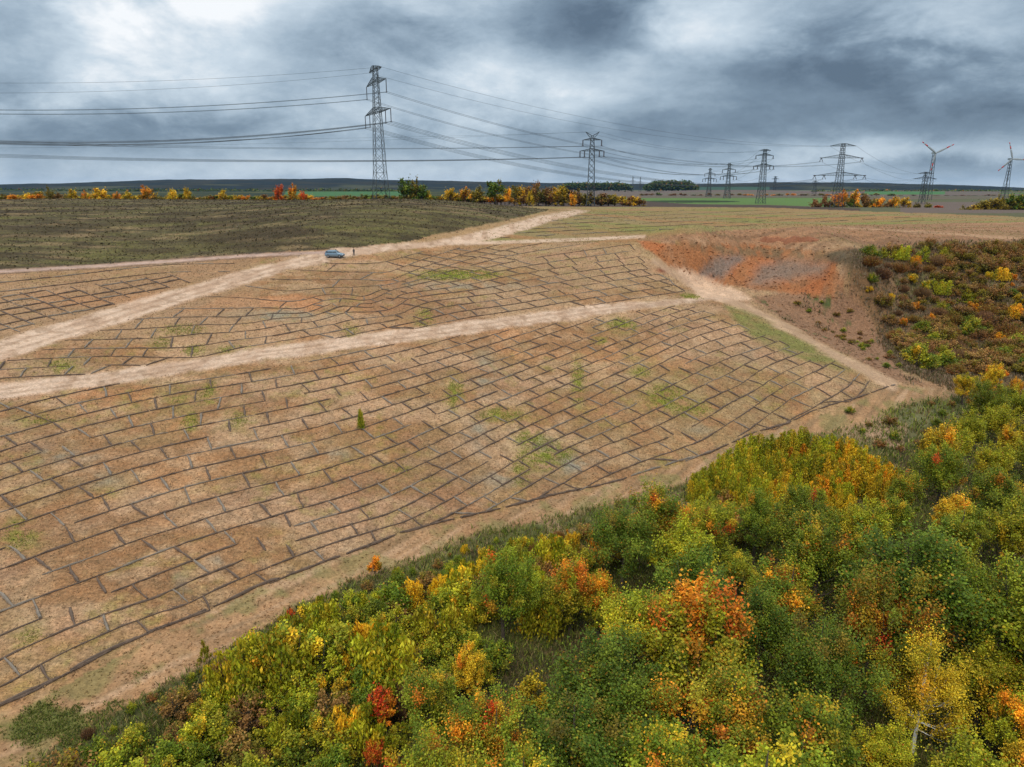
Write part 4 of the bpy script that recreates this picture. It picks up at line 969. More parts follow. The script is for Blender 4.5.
lm('deep', 605, 642, 9.5, 'blue green oak below the bright orange ash', wide=1.1)
lm('mix', 778, 562, 9, 'oak with many orange red leaf clusters right of the largest oak', wide=1.05)
lm('lime', 862, 498, 8, 'light green maple below the thicket of upright shrubs')
lm('lime', 940, 535, 8, 'light green maple to the right above the birch')
lm('green', 900, 470, 7, 'light green tree beside the right end of the thicket')
lm('deep', 985, 470, 9, 'dark green oak near the right edge under the orange shrubs', wide=1.1)
lm('gold', 990, 360, 6.5, 'golden maple at the right edge below the ravine')
lm('gold', 962, 372, 5.5, 'golden maple left of the one at the right edge')
lm('orange', 1012, 378, 6, 'orange topped ash at the far right edge below the ravine')
lm('lime', 950, 425, 7, 'yellow green maple below the golden maples')
lm('gold', 1005, 420, 7, 'yellow maple below the orange topped ash at the right edge')
lm('gold', 470, 640, 5.5, 'yellow orange maple left of the blue green oak')
lm('mix', 490, 695, 8, 'orange flecked oak at the bottom below the yellow orange maple')
lm('red', 382, 690, 3.6, 'red and orange leaved small maple at the bottom left of the wood')
lm('red', 376, 740, 2.6, 'small bright red maple at the very bottom edge', wide=.8)
lm('green', 430, 668, 7.5, 'green oak right of the small red maple')
lm('orange', 1008, 690, 7, 'orange brown ash in the bottom right corner')
lm('gold', 1015, 735, 6, 'golden shrubby maple in the bottom right corner')
lm('lime', 880, 725, 6, 'light green maple in front of the birch')
lm('lime', 975, 640, 8, 'light green maple right of the birch')
lm('lime', 735, 548, 6, 'yellow green maple behind the orange red flecked oak')
lm('green', 1010, 560, 9, 'mid green tree at the right edge above the birch')
lm('slime', 780, 495, 3.5, 'yellow green shrub below the thicket', GS)
lm('sorange', 376, 553, 2.4, 'lone orange leaved sapling at the edge of the lower road', GS, .9)
lm('slime', 915, 344, 4.2, 'bright green bush at the foot of the ravine', GR, 1.2)
lm('sapling', 362, 406, 3.2, 'slender green sapling standing alone among the brushwood rows', 'plants standing in the brushwood field', .62)
lm('sgold', 535, 672, 3.5, 'small golden shrub in front of the blue green oak', GS)
lm('slime', 205, 637, 2.2, 'lone thin shrub at the upper left tip of the shrub belt', GS, .45)
lm('sred', 290, 607, 1.2, 'dark red dead shrub at the edge of the sandy road', GS, .8)
# thicket of upright shoots
TH = [(722,450,0),(735,441,0),(748,436,0),(760,433,0),(774,431,0),(788,430,1),(801,430,0),(815,430,1),(828,431,0),(840,434,1),(852,438,1),(864,445,1),(875,453,1),
      (730,462,0),(746,455,0),(763,452,0),(778,450,1),(794,449,0),(810,449,0),(826,450,1),(843,453,1),(858,459,1),(872,468,1),(886,466,1),
      (742,474,0),(760,470,0),(780,468,1),(800,467,0),(820,468,0),(838,471,1),(756,486,0),(776,484,1),(812,484,0),(836,486,1),(700,468,0),(712,458,0)]
for u, v, k in TH:
    o, g = plant_top('hedge_orange' if (k and rng.random() < .8 or rng.random() < .12) else 'hedge_green', u+rng.normal(0, 2), v+rng.normal(0, 2), 3.6 if u < 725 else 4.6, GT); used_xy.append((g[0], g[1], .8))

def px_region(poly, n_try, dmin, gap=1.0):
    """spread points over a patch of ground, at least dmin apart"""
    us = [p[0] for p in poly]; vs_ = [p[1] for p in poly]; pts = []
    W_ = np.array([ground(a, b)[:2] for a, b in poly]); lo, hi = W_.min(0), W_.max(0)
    pa = [tuple(w) for w in W_]; Q = rng.uniform(lo, hi, (n_try, 2)); Q = Q[inside(pa, Q[:, 0], Q[:, 1])]
    for q_ in Q:
        dd = dmin(q_) if callable(dmin) else dmin
        if all((q_[0]-a)**2+(q_[1]-b)**2 > (max(dd*.5, 0)+max(c, dd*.5))**2*gap for a, b, c in used_xy[-900:]): used_xy.append((q_[0], q_[1], dd*.5)); pts.append(q_)
    return pts
WOOD = [(395,815),(435,720),(500,640),(590,590),(680,560),(740,552),(800,540),(860,522),(905,495),(945,455),(985,430),(1070,425),(1130,520),(1180,700),(1180,850),(900,880),(600,890),(360,890)]
for q_ in px_region(WOOD, 9000, 5.0):
    u, v = project(np.array([q_[0], q_[1], gz(*q_)])); a = fbm(np.array([q_[0]/11]), np.array([q_[1]/11]), 201)[0]; b = rng.random()
    if u > 930 and v < 560: kind = 'gold' if b < .3 else 'lime' if b < .7 else 'green'
    elif a < .42: kind = 'deep' if b < .42 else 'green' if b < .86 else 'mix' if b < .93 else 'lime'
    elif a < .56: kind = 'green' if b < .5 else 'lime' if b < .85 else 'mix' if b < .94 else 'gold'
    else: kind = 'lime' if b < .48 else 'mix' if b < .60 else 'green' if b < .90 else 'orange' if b < .93 else 'gold'
    edge_ = np.clip((v-560)/150, 0, 1); h = (7.8+3.6*edge_)*rng.uniform(.78, 1.25)
    h = min(h, max(4.5, -gz(*q_)-29.5+rng.uniform(-1, 1))) if v > 770 else h
    plant(kind, q_[0], q_[1], h, GW, None, None, rng.uniform(.85, 1.15))
BELT = [(20,810),(62,755),(106,724),(160,695),(211,667),(252,643),(298,617),(348,595),(399,577),(449,557),(500,541),(560,534),(640,516),(700,498),(740,486),(770,500),(800,530),(740,560),(680,575),(600,610),(520,652),(445,730),(390,810),(340,900),(100,900)]
for q_ in px_region(BELT, 14000, 1.4):
    u, v = project(np.array([q_[0], q_[1], gz(*q_)])); b = rng.random(); a = fbm(np.array([q_[0]/6]), np.array([q_[1]/6]), 203)[0]
    if 250 < u < 400 and 630 < v < 710: kind = 'slime' if b < .7 else 'sgold' if b < .85 else 'sgreen'
    elif a < .45: kind = 'sgreen' if b < .5 else 'solive' if b < .72 else 'slime'
    elif a < .6: kind = 'slime' if b < .45 else 'sgreen' if b < .75 else 'solive' if b < .9 else 'sgold'
    else: kind = 'slime' if b < .4 else 'sgold' if b < .56 else 'sorange' if b < .64 else 'solive' if b < .84 else 'sbare'
    lb_ = np.interp(u, [p[0] for p in sorted(LR_BOT)], [p[1] for p in sorted(LR_BOT)]); ef = float(np.clip((v-lb_-4)/45, .30, 1)); plant(kind, q_[0], q_[1], ef*rng.uniform(1.5, 3.4)*(1.15 if kind == 'slime' else .9)*(1.25 if 250 < u < 400 and v < 700 else 1), GS)
# ravine bushes; the ones that stand out first
for kind, u, vt, h, lb in (('slime',882,246,3.2,'yellow green bush just under the left end of the ravine rim'),('slime',902,246,3.6,'green bush second from the left under the ravine rim'),('slime',922,247,3.6,'large yellow green bush under the ravine rim'),
        ('slime',944,246,2.8,'green bush under the middle of the ravine rim'),('sgold',911,272,3.0,'pale yellow bush in the upper ravine'),('slime',925,280,2.6,'yellow green bush right of the pale yellow one'),('slime',943,281,3.4,'pale green bush in the middle of the ravine'),
        ('slime',966,287,4.0,'bright green bush in the middle of the ravine'),('sorange',972,300,3.6,'bright orange bush right of the bright green one in the ravine'),('sgold',1000,268,3.2,'yellow bush near the right edge of the upper ravine'),
        ('sgreen',872,274,2.2,'dark green bush beside the end of the orange bank'),('sorange',914,300,2.8,'small orange bush in the middle of the ravine'),('sorange',903,316,2.6,'pale orange bush in the lower ravine'),('sgold',869,285,2.0,'small golden bush right of the orange bank'),
        ('sorange',1013,303,3.6,'orange bush at the right edge of the ravine'),('sorange',931,312,2.0,'reddish orange bush low in the ravine'),('sgold',1019,292,3,'yellow bush at the right edge of the ravine'),('sgold',987,270,2.6,'yellow green bush left of the yellow one near the right edge'),
        ('sgreen',930,356,2.8,'green bush at the right foot of the ravine'),('slime',893,250,2.6,'olive green bush between the first two bushes under the rim')):
    lm(kind, u, vt, h, lb, GR, 1.25)
RAV = [(868,256),(900,252),(950,249),(1060,246),(1080,300),(1100,372),(1010,378),(950,376),(915,366),(893,340),(880,312),(866,292),(862,272)]
for q_ in px_region(RAV, 14000, 2.7):
    b = rng.random(); u, v = project(np.array([q_[0], q_[1], gz(*q_)]))
    tl = u < 950 and v < 300; kind = 'sbare' if b < .24 else 'solive' if b < .66 else 'sgreen' if b < .80 else ('slime' if tl else 'solive') if b < .90 else ('sgold' if tl else 'sorange') if b < .95 else 'sorange' if b < .98 else 'sbare'
    if u > 980 and v < 275: kind = 'solive' if b < .7 else 'sbare'
    plant(kind, q_[0], q_[1], rng.uniform(1.3, 3.4)*(.75 if kind in ('slime', 'sgold', 'sorange') else 1), GR, None, None, rng.uniform(1.1, 1.5))
SLP = [(790,300),(845,296),(862,310),(878,345),(905,372),(870,366),(830,335)]
for q_ in px_region(SLP, 700, 3.2): plant('sgreen' if rng.random() < .5 else 'solive', q_[0], q_[1], rng.uniform(.5, 1.1), 'low bushes on the brown slope under the orange bank', None, None, 1.5)
END = [(835,412),(860,414),(905,430),(940,425),(930,405),(960,400),(990,412),(960,440),(920,450),(880,452)]
for q_ in px_region(END, 700, 2.6): plant('sgreen' if rng.random() < .4 else 'solive', q_[0], q_[1], rng.uniform(.5, 1.3), 'low bushes at the right end of the lower road', None, None, 1.4)

# far tree rows
def far_tree(kind, u, vt, wpx, Y, base_z, label=None, group=GF):
    top = py(u, vt, Y); h = max(top[2]-base_z, 1.5); Rm = wpx/2*Y/738; p = PROTO[kind]; wide = Rm/(3.0*h/7)
    plant(kind, top[0], top[1], h, group, label, base_z, wide)
FT = [('olive',48,187,9,0),('gold',72,190.5,11,0),('gold',99,189.5,17,'broad golden yellow tree in the far row left of the orange red one'),('orange',145,186,15,'round orange red tree in the far row behind dark field'),('gold',172,190.5,10,0),('gold',186,188,9,0),
      ('gold',222,190.5,11,0),('red',278.5,185.5,9,'bright red tree in the far row, left of the orange yellow one'),('orange',293,184,11,'orange yellow tree in the far row, right of the bright red one'),('red',303,192,6,0),
      ('deep',406,180,16,'tall dark green tree right of the tallest pylon'),('olive',416,178,12,'tall thin olive tree right of the dark green one'),('deep',422,186,14,0),('gold',428,192,7,0),('gold',450,189.5,14,'rounded bright yellow tree right of the tallest pylon'),('orange',465,187.5,14,'orange tree beside the rounded bright yellow tree'),
      ('olive',478,187,15,0),('deep',496,178.5,19,'round grey green tree towering over the far row'),('orange',508,187,8,0),('gold',27,194,9,0),('orange',35,193.5,12,0),('orange',84,191,6,0),('orange',116,192.5,9,0),('gold',127,191.5,10,0),('brown',57,192.5,12,0),('olive',3,195,8,0),('orange',14,194.5,14,0)]
for k, u, vt, w_, lb in FT: far_tree('far_'+k, u, vt-.8, w_*1.25, 430, -9.5, lb or None)
for u in np.arange(-40, 512, 4.2):
    k = rng.choice(['olive', 'brown', 'olive', 'gold', 'orange', 'deep'] if not 330 < u < 400 else ['olive', 'brown', 'deep'])
    if 265 < u < 345 and rng.random() < .35: continue
    far_tree('far_'+k, u+rng.normal(0, 1.5), 195.2+rng.normal(0, 1.1), rng.uniform(12, 20), 445, -9.5)
for u in np.arange(514, 645, 6):
    k = rng.choice(['olive', 'brown', 'brown', 'olive', 'gold']); far_tree('far_'+k, u+rng.normal(0, 1.5), (186.5 if u < 565 else 188+(u-565)*.13)+rng.normal(0, 1.3), rng.uniform(15, 22), 600, -16, None, GH)
far_tree('far_gold', 530, 191.5, 9, 590, -16, 'yellow bush in the brown tree row behind the dark field corner', GH); far_tree('far_orange', 573, 192, 9, 580, -16, 'orange bush left of the horned pylon', GH); far_tree('far_brown', 537, 181, 12, 605, -16, 'tallest bare brown tree of the row left of the horned pylon', GH)
for u, vt, w_, k, lb in ((838,192,11,'orange',0),(845,190,10,'orange',0),(856,190,13,'orange','large orange red tree right of the wide armed pylon'),(866,194,14,'brown',0),(826,196,10,'brown',0),(816,200,12,'brown',0),(851,199,10,'deep',0),(858,203,8,'gold',0),(874,199,9,'olive',0),(880,197,13,'orange','rounded orange tree in the row before the purple field'),
        (893,198,9,'orange',0),(897,197.5,8,'gold',0),(905,198.5,14,'gold','golden yellow tree at the end of the orange row'),(917,203,8,'olive',0),(928,203,9,'olive',0),(939,206,12,'red','low red bush at the right end of the orange row'),(888,202,9,'brown',0),(833,202,10,'olive',0),(842,203,9,'brown',0),(867,203,9,'orange',0)):
    far_tree('far_'+k, u, vt-.8, w_*1.12, 560, -16.5, lb or None, GH)
for u in np.arange(640, 1010, 7): far_tree('far_'+rng.choice(['orange', 'brown', 'olive', 'orange'] if 740 < u < 830 else ['brown', 'olive', 'deep']), u+rng.normal(0, 2), 193.6+rng.normal(0, .6)+(u > 900)*1.5, rng.uniform(6, 9), 1500, -16, None, 'distant hedgerow trees beyond the green field')
for u, vt, w_, k in ((965,211,14,'olive'),(975,210,14,'gold'),(985,206,16,'olive'),(995,204,18,'olive'),(1006,205,16,'olive'),(1016,203,18,'olive'),(1024,205,16,'deep'),(1012,197.5,20,'deep'),(1022,200,16,'deep'),(1000,200,10,'olive'),(1035,202,18,'deep'),(1045,205,18,'olive')):
    far_tree('far_'+k, u, vt-5.5, w_*1.15, 420, -16, None, GH)
def forest(name, u0, u1, vt, vb, Y, n, label):
    V = []; C_ = []; r = np.random.default_rng(int(u0)+1000)
    for _ in range(n):
        u = r.uniform(u0, u1); e = min(1, (u-u0)/8, (u1-u)/8); t = vb+(vt-vb)*r.random()*max(e, .2); c = py(u, t, Y+r.uniform(-40, 40)); V.append(c+r.normal(0, 4, (12, 3)))
    P = np.concatenate(V); me_v, f = leaf_quads(P, 8, r); me = mesh_np(name, me_v, f, M_leaf, False, np.repeat(pick_cols('deep', len(P), r)*.7, 4, 0)); tag(obj(name, me), label, 'woodland', kind='stuff')
forest('distant_woodland', 645, 697, 182.6, 188.5, 3000, 900, 'dark wooded hilltop on the horizon right of the horned pylon')
forest('distant_woodland', 560, 632, 184.4, 188.5, 3100, 900, 'long dark wood on the horizon just right of the horned pylon')
forest('distant_woodland', 805, 1100, 191.5, 196, 3200, 1500, 'dark wood at the foot of the hills behind the turbines')
forest('distant_woodland', -60, 400, 190.3, 193.6, 3200, 1300, 'dark wood at the foot of the hills behind the far tree row')

# ================================================================= LABELS OF THE MANY PLANTS
marks = [(p['u'], p['v'], t) for p in PLANTS if p['label'] for t in [None]]
LMK = [('the yellow birch', 912, 680),('the bright orange ash', 570, 585),('the largest dark oak', 690, 610),('the blue green oak', 605, 690),('the thicket', 800, 465),('the orange red flecked oak', 778, 610),('the small red maple', 382, 705),
       ('the golden maples', 985, 385),('the lone orange sapling', 376, 575),('the bright orange ravine bush', 972, 312),('the bright green ravine bush', 966, 300),('the pale yellow ravine bush', 911, 280),('the bright ravine foot bush', 915, 362),('the orange bank', 780, 275),
       ('the tallest pylon', 377, 190),('the horned pylon', 592, 190),('the round orange far tree', 145, 193),('the bright red far tree', 278, 190),('the round grey far tree', 496, 190),('the wide armed pylon', 843, 190),('the left wind turbine', 934, 195),('the right wind turbine', 1011, 195),
       ('the bottom left corner', 20, 760),('the bottom right corner', 1020, 760),('the dark red dead shrub', 290, 612),('the yellow orange maple', 470, 660),('the light green maple', 862, 530),('the green field pylon', 765, 195)]
ORD = ['nearest', 'second', 'third', 'fourth', 'fifth', 'sixth', 'seventh', 'eighth', 'ninth', 'tenth', 'eleventh', 'twelfth', 'thirteenth', 'fourteenth', 'fifteenth', 'sixteenth', 'seventeenth', 'eighteenth', 'nineteenth', 'twentieth']
bins = {}
for p in PLANTS:
    o = p['o']; pr = PROTO[p['kind']]; g = p['group']
    if g: o['group'] = g
    o['category'] = pr['cat']
    if p['label']: o['label'] = p['label']; continue
    n_, mu, mv = min(LMK, key=lambda m: math.hypot(p['u']-m[1], (p['v']-m[2])*1.3)); dx, dy = p['u']-mu, p['v']-mv
    rel = ('right of' if dx > 0 else 'left of') if abs(dx) > abs(dy) else ('below' if dy > 0 else 'above')
    if not (-15 < p['u'] < W+15 and p['v'] < HH+25): rel = 'beyond'
    bins.setdefault((pr['look'], pr['cat'], rel, n_), []).append((math.hypot(dx, dy), p))
for (look, cat, rel, n_), L_ in bins.items():
    L_.sort(key=lambda t: t[0])
    for i, (d_, p) in enumerate(L_):
        noun = 'shrub' if 'shrub' in cat else 'tree' if 'tree' not in look else ''
        p['o']['label'] = (f'{look} {noun} {rel} {n_}' if len(L_) == 1 else f'{look} {noun}, {ORD[min(i, 19)]} one {rel} {n_}').replace('  ', ' ').replace(' ,', ',')
print('plants', len(PLANTS))

# ================================================================= GRASS AND HERBS
def tufts(name, mask, n, hgt, wid, cols, label, cat, seed, blades=3, keepcol=0.):
    r = np.random.default_rng(seed); m = mask & (U > -40) & (U < W+40) & (V_ < HH+30) & (V_ > 0); ids = np.nonzero(m.ravel())[0]
    if not len(ids): return
    ids = r.choice(ids, n); P = PV[ids].copy(); d = np.linalg.norm(P, axis=1); P[:, :2] += r.normal(0, 1, (n, 2))*(d*.0035)[:, None]; P[:, 2] = H(P[:, 0], P[:, 1])
    V = []; C_ = []; sc = np.clip(d/90, .6, 2.6)
    for b in range(blades):
        a = r.uniform(0, 6.28, n); e = np.stack([np.cos(a), np.sin(a), 0*a], -1); h = hgt*r.uniform(.5, 1.4, n)*np.sqrt(sc); w_ = wid*sc*r.uniform(.6, 1.4, n)
        ln = r.normal(0, .35, (n, 3)); ln[:, 2] = 1; o = e*r.uniform(-.5, .5, n)[:, None]*.5*sc[:, None]; b0 = P+o-np.array([0, 0, .04])
        V.append(np.stack([b0-e*w_[:, None]*.5, b0+e*w_[:, None]*.5, b0+e*w_[:, None]*.2+ln*h[:, None], b0-e*w_[:, None]*.2+ln*h[:, None]], 1)); C_.append(np.asarray(cols)[r.integers(0, len(cols), n)]*r.uniform(.7, 1.3, (n, 1))*(1-keepcol)+PC[ids]*keepcol)
    V = np.concatenate(V).reshape(-1, 3); C_ = np.repeat(np.concatenate(C_), 4, 0); me = mesh_np(name, V, np.arange(len(V)).reshape(-1, 4), M_leaf, False, C_)
    tag(obj(name, me), label, cat, kind='stuff')
tufts('grass', wood, 46000, .46, .11, [(.30,.24,.10),(.20,.24,.03),(.28,.19,.09),(.11,.135,.024),(.16,.19,.032),(.24,.25,.045),(.20,.14,.06),(.07,.095,.02),(.06,.08,.018)], 'rough green grass and herbs between lower road and wood', 'grass', 301)
tufts('ravine_grass', (REG == 8) & ((SD['slope'] > 0) | (gp > .3)), 13000, .4, .12, [(.20,.13,.07),(.12,.11,.04),(.24,.18,.11),(.28,.19,.12)], 'brown grass and weeds on the ravine slope', 'grass', 302)
tufts('stubble', dark, 6000, .2, .2, [(.12,.105,.04),(.22,.16,.09),(.06,.045,.025),(.13,.12,.04),(.32,.23,.14)], 'dark stubble and weeds on the upper field', 'stubble', 303, 2, .6)
soilm = (REG == 0) & (V_ > 240)
tufts('dry_grass', soilm, 36000, .12, .10, [(.42,.31,.17),(.30,.22,.11),(.20,.17,.06),(.50,.38,.23),(.16,.10,.06)], 'sparse dry grass and straw between the brushwood rows', 'dry grass', 304, 2, .5)
tufts('verge_weeds', near & (SD['weedy'] < 0) & (nc > .47), 1300, .18, .12, [(.20,.22,.05),(.28,.24,.08),(.17,.21,.035),(.14,.19,.03),(.06,.09,.02)], 'dark green weeds on the sandy strip in the bottom left corner', 'weeds', 307)
tufts('weeds', soilm & (gp > .42), 7000, .13, .12, [(.20,.24,.03),(.28,.31,.04),(.14,.19,.025)], 'patches of low green weeds on the planted slope', 'weeds', 305, 2, .3)
tufts('field_grass', fieldD, 6000, .14, .14, [(.25,.19,.09),(.20,.19,.06),(.32,.22,.12)], 'thin olive grass on the field behind the road', 'grass', 306, 2, .4)

# ================================================================= CLODS, STONES AND SPOIL HEAPS
def clods(name, mask, n, size, label, seed, tintk=1.0):
    r = np.random.default_rng(seed); ids = np.nonzero((mask & (U > -30) & (U < W+30)).ravel())[0]; ids = r.choice(ids, n); P = PV[ids].copy(); d = np.linalg.norm(P, axis=1)
    P[:, :2] += r.normal(0, 1, (n, 2))*(d*.003)[:, None]; P[:, 2] = H(P[:, 0], P[:, 1])
    O = np.array([(1,0,0),(0,1,0),(-1,0,0),(0,-1,0),(0,0,.8),(0,0,-.6)]); Fo = np.array([(0,1,4),(1,2,4),(2,3,4),(3,0,4),(1,0,5),(2,1,5),(3,2,5),(0,3,5)])
    s = size*r.uniform(.4, 1.5, n)**1.5; V = P[:, None]+O[None]*s[:, None, None]*r.uniform(.6, 1.3, (n, 6, 1)); Fq = (np.arange(n)[:, None, None]*6+Fo[None]).reshape(-1, 3)
    me = mesh_np(name, V.reshape(-1, 3), Fq, M_soil, False, np.repeat(PC[ids]*r.uniform(.75, 1.2, (n, 1))*tintk, 6, 0)); tag(obj(name, me), label, 'clods', kind='stuff')
clods('bank_rubble', near & (SD['bank'] < 0), 600, .22, 'loose earth clods and rubble on the orange bank', 401)
clods('slope_clods', near & (SD['slope'] < 0), 900, .2, 'loose clods on the brown slope under the orange bank', 402)
clods('plateau_clods', near & (SD['plateau'] < 0), 900, .22, 'loose clods scattered on the bare plateau', 403)
clods('road_stones', near & ((SD['low_road'] < 0) | (SD['weedy'] < 0)), 2600, .075, 'small stones and clods on the lower road', 404)
clods('field_stones', soilm, 3000, .08, 'small stones and clods between the brushwood rows', 405)
M_heap = plain('red_earth', (.23, .085, .04), .95, 0, .3, 1.5)
def heap(u, v, rad, hgt, label, seed):
    r = np.random.default_rng(seed); g = ground(u, v); nr_, na_ = 7, 16; V = [(0, 0, hgt)]
    for i in range(1, nr_):
        f = i/(nr_-1)
        for k in range(na_):
            a = 2*math.pi*k/na_; q = rad*f*(1+.2*math.sin(2*a+seed)+.1*r.normal()); x, y = math.cos(a)*q*1.35, math.sin(a)*q; V.append((x, y, hgt*(1-f)**1.1*(1+.12*r.normal())+gz(g[0]+x, g[1]+y)-g[2]-(.12 if i == nr_-1 else 0)))
    Fc = [(0, 1+k, 1+(k+1) % na_) for k in range(na_)]+[(1+(i-1)*na_+k, 1+i*na_+k, 1+i*na_+(k+1) % na_, 1+(i-1)*na_+(k+1) % na_) for i in range(1, nr_-1) for k in range(na_)]
    me = bpy.data.meshes.new('earth_heap'); me.from_pydata(V, [], Fc); me.materials.append(M_heap); me.polygons.foreach_set('use_smooth', [True]*len(Fc)); me.update()
    o = obj('earth_heap', me); o.location = g; tag(o, label, 'earth heap', 'red earth heaps on the bare plateau')
HN = ['leftmost', 'second', 'third', 'fourth', 'fifth', 'sixth', 'seventh', 'eighth', 'ninth', 'rightmost']
for i, u in enumerate((765, 771, 777, 782, 788, 793, 798, 803, 808, 813)):
    heap(u, 240+.6*math.sin(i*2.1), 1.0+.3*math.sin(i*1.7), .75+.2*math.cos(i), f'{HN[i]} of the small red earth heaps in a row on the bare plateau' if i in (0, 9) else f'small red earth heap on the bare plateau, {HN[i]} from the left of its row', i+1)
# ================================================================= WORLD, LIGHT, CAMERA
HAZE = 2.0e-5
SUN_EL, SUN_ROT = R(52), R(200)
w = bpy.data.worlds.new('World'); scene.world = w; w.use_nodes = True
N = w.node_tree.nodes; L = w.node_tree.links; bg = N['Background']
tc = N.new('ShaderNodeTexCoord'); sx = N.new('ShaderNodeSeparateXYZ'); L.new(tc.outputs['Generated'], sx.inputs[0])
def M(op, a, b=None, c=None):
    n = N.new('ShaderNodeMath'); n.operation = op
    for i, x in enumerate((a, b, c)):
        if x is None: continue
        if isinstance(x, (int, float)): n.inputs[i].default_value = x
        else: L.new(x, n.inputs[i])
    return n.outputs[0]
X, Y, Z = sx.outputs[0], sx.outputs[1], sx.outputs[2]
zc = M('ADD', M('MAXIMUM', Z, 0.0), .34)
cb = N.new('ShaderNodeCombineXYZ'); L.new(M('DIVIDE', X, zc), cb.inputs[0]); L.new(M('DIVIDE', Y, zc), cb.inputs[1])
def noise(vec, sc, det, rough, dist=0, loc=(0, 0, 0), scl=(1, 1, 1)):
    mp = N.new('ShaderNodeMapping'); mp.inputs['Location'].default_value = loc; mp.inputs['Scale'].default_value = scl; L.new(vec, mp.inputs[0])
    n = N.new('ShaderNodeTexNoise'); n.inputs['Scale'].default_value = sc; n.inputs['Detail'].default_value = det; n.inputs['Roughness'].default_value = rough
    n.inputs['Distortion'].default_value = dist; L.new(mp.outputs[0], n.inputs['Vector']); return n.outputs['Fac']
dv = tc.outputs['Generated']
n1 = noise(dv, 2.6, 7, .56, .35, (3.1, 1.7, 0), (1, 1, 2.3)); n2 = noise(dv, 7.5, 6, .58, .3, (7, 2, 0), (1, 1, 2.1)); n3 = noise(dv, 19, 6, .68, .2, (1, 5, 0), (1, 1, 2.2))
val = M('ADD', M('ADD', M('MULTIPLY', M('SUBTRACT', n1, .5), 1.1), M('MULTIPLY', M('SUBTRACT', n2, .5), .72)), M('MULTIPLY', M('SUBTRACT', n3, .5), .38))
# broad cloud masses, each a soft bright or dark patch in its own direction of the sky
yc = M('MAXIMUM', Y, .08); qx = M('DIVIDE', X, yc); qz = M('DIVIDE', Z, yc)
wob = M('MULTIPLY', M('SUBTRACT', n2, .5), .22)
BL = [(220,-10,90,40,.55),(150,60,140,45,.22),(640,55,60,30,.24),(560,90,90,26,.22),(700,20,60,26,.22),(960,40,60,30,.22),(480,60,50,30,.2),(430,120,120,20,.12),(900,150,160,9,.22),(300,170,400,10,.12),
      (570,30,60,26,-.38),(600,-5,70,20,-.2),(860,90,190,34,-.46),(800,62,90,24,-.25),(930,118,120,16,-.2),(370,45,120,26,-.22),(60,130,180,24,-.16),(250,140,220,16,-.14),(20,35,60,26,-.1),(700,135,120,14,-.18),
      (980,168,120,9,-.2),(760,172,150,6,.15),(560,172,200,6,-.08),(1010,10,60,20,-.14)]
for u, v, su, sv, k in BL:
    d = ray(u, v); a = d[0]/d[1]; b_ = d[2]/d[1]; sa = su/740; sb = sv/760
    dx = M('DIVIDE', M('SUBTRACT', M('ADD', qx, wob), a), sa*1.1); dz = M('DIVIDE', M('SUBTRACT', M('ADD', qz, M('MULTIPLY', wob, .35)), b_), sb*1.1)
    g = M('EXPONENT', M('MULTIPLY', M('ADD', M('MULTIPLY', dx, dx), M('MULTIPLY', dz, dz)), -1))
    val = M('ADD', val, M('MULTIPLY', g, k))
hz = M('EXPONENT', M('MULTIPLY', M('MAXIMUM', Z, 0), -45)); val = M('ADD', M('MULTIPLY', val, M('SUBTRACT', 1, M('MULTIPLY', hz, .5))), M('MULTIPLY', hz, .22))
cr = N.new('ShaderNodeValToRGB'); L.new(M('ADD', val, .49), cr.inputs[0])
e = cr.color_ramp.elements; e[0].position = 0; e[0].color = (.108, .158, .222, 1); e[1].position = 1; e[1].color = (.92, .95, .98, 1)
for p, c in ((.25, (.195, .27, .355, 1)), (.5, (.36, .46, .56, 1)), (.75, (.58, .68, .77, 1))):
    x = e.new(p); x.color = c
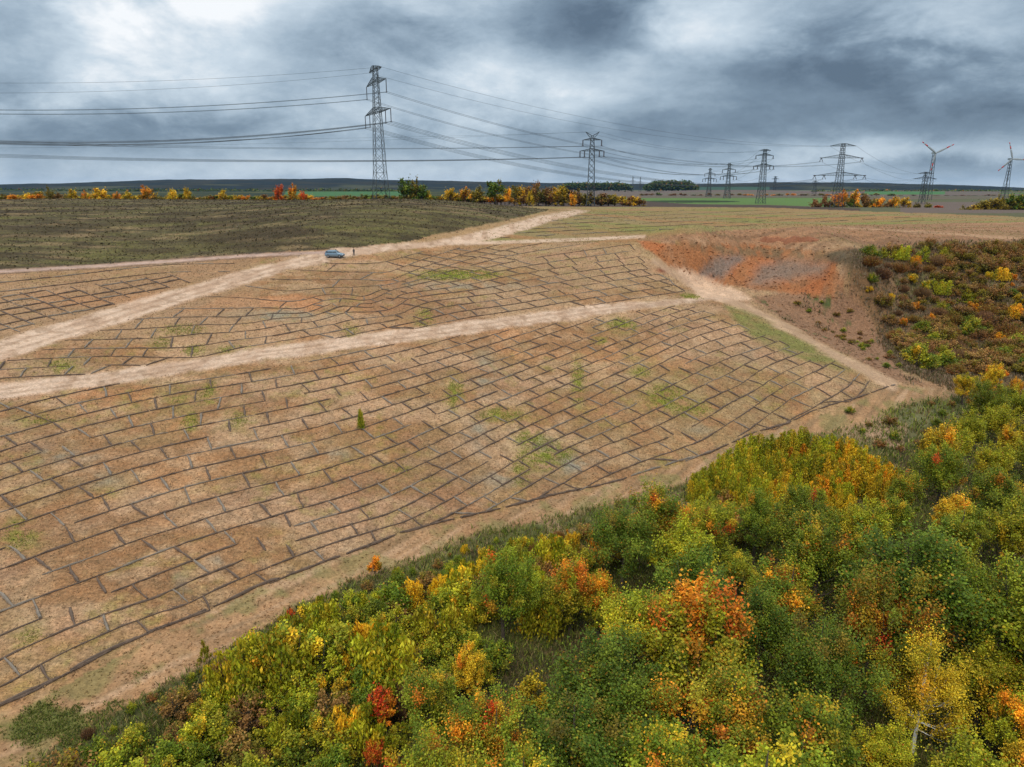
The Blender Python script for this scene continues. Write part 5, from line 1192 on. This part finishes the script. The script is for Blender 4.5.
# overcast sky grows brighter towards the zenith
zen = M('ADD', 1.0, M('MULTIPLY', M('POWER', M('MAXIMUM', M('SUBTRACT', Z, .22), 0.0), 1.0), 3.6))
vm = N.new('ShaderNodeVectorMath'); vm.operation = 'SCALE'; L.new(cr.outputs[0], vm.inputs[0]); L.new(zen, vm.inputs['Scale'])
sky = N.new('ShaderNodeTexSky'); sky.sky_type = 'NISHITA'; sky.sun_disc = False; sky.sun_elevation = SUN_EL; sky.sun_rotation = SUN_ROT
bg2 = N.new('ShaderNodeBackground'); L.new(sky.outputs[0], bg2.inputs[0]); bg2.inputs[1].default_value = .004
bg.inputs[1].default_value = 1.0; wt = N.new('ShaderNodeMix'); wt.data_type = 'RGBA'; wt.blend_type = 'MULTIPLY'; wt.inputs['B'].default_value = (1.12, 1.0, .84, 1)
L.new(M('MINIMUM', M('MULTIPLY', M('MAXIMUM', M('SUBTRACT', Z, .24), 0), 4), 1.0), wt.inputs['Factor']); L.new(vm.outputs[0], wt.inputs['A']); L.new(wt.outputs['Result'], bg.inputs[0])
ad = N.new('ShaderNodeAddShader'); L.new(bg.outputs[0], ad.inputs[0]); L.new(bg2.outputs[0], ad.inputs[1]); L.new(ad.outputs[0], N['World Output'].inputs[0])

# the air between here and the hills
mb = MB(); mb.box((0, 5200, 40), (11500, 6500, 110)); m = bpy.data.materials.new('haze_air'); m.use_nodes = True; nt = m.node_tree; nt.nodes.clear()
o_ = nt.nodes.new('ShaderNodeOutputMaterial'); pv = nt.nodes.new('ShaderNodeVolumePrincipled'); pv.inputs['Density'].default_value = HAZE; pv.inputs['Color'].default_value = (.20, .42, .78, 1); pv.inputs['Anisotropy'].default_value = 0
nt.links.new(pv.outputs[0], o_.inputs['Volume']); hz_ = mb.build('haze', m); tag(hz_, 'thin blue grey haze over the fields and hills', 'haze', kind='stuff')
sd = bpy.data.lights.new('Sun', 'SUN'); sd.energy = 1.5; sd.angle = R(11); sd.color = (1, .91, .78)
so = bpy.data.objects.new('Sun', sd); link(so)
dirv = Vector((math.sin(SUN_ROT)*math.cos(SUN_EL), math.cos(SUN_ROT)*math.cos(SUN_EL), math.sin(SUN_EL)))
so.rotation_euler = (-dirv).to_track_quat('-Z', 'Y').to_euler()

cam = bpy.data.cameras.new('Camera'); co = bpy.data.objects.new('Camera', cam); link(co); scene.camera = co
cam.sensor_width = 36; cam.sensor_fit = 'HORIZONTAL'; cam.lens = 36*F/W; cam.clip_start = .5; cam.clip_end = 40000
co.location = (0, 0, 0); co.rotation_euler = (R(90)-PITCH, 0, 0)
scene.render.resolution_x = 1024; scene.render.resolution_y = 767
vs = scene.view_settings; vs.view_transform = 'Standard'; vs.look = 'None'; vs.exposure = 0; vs.gamma = 1
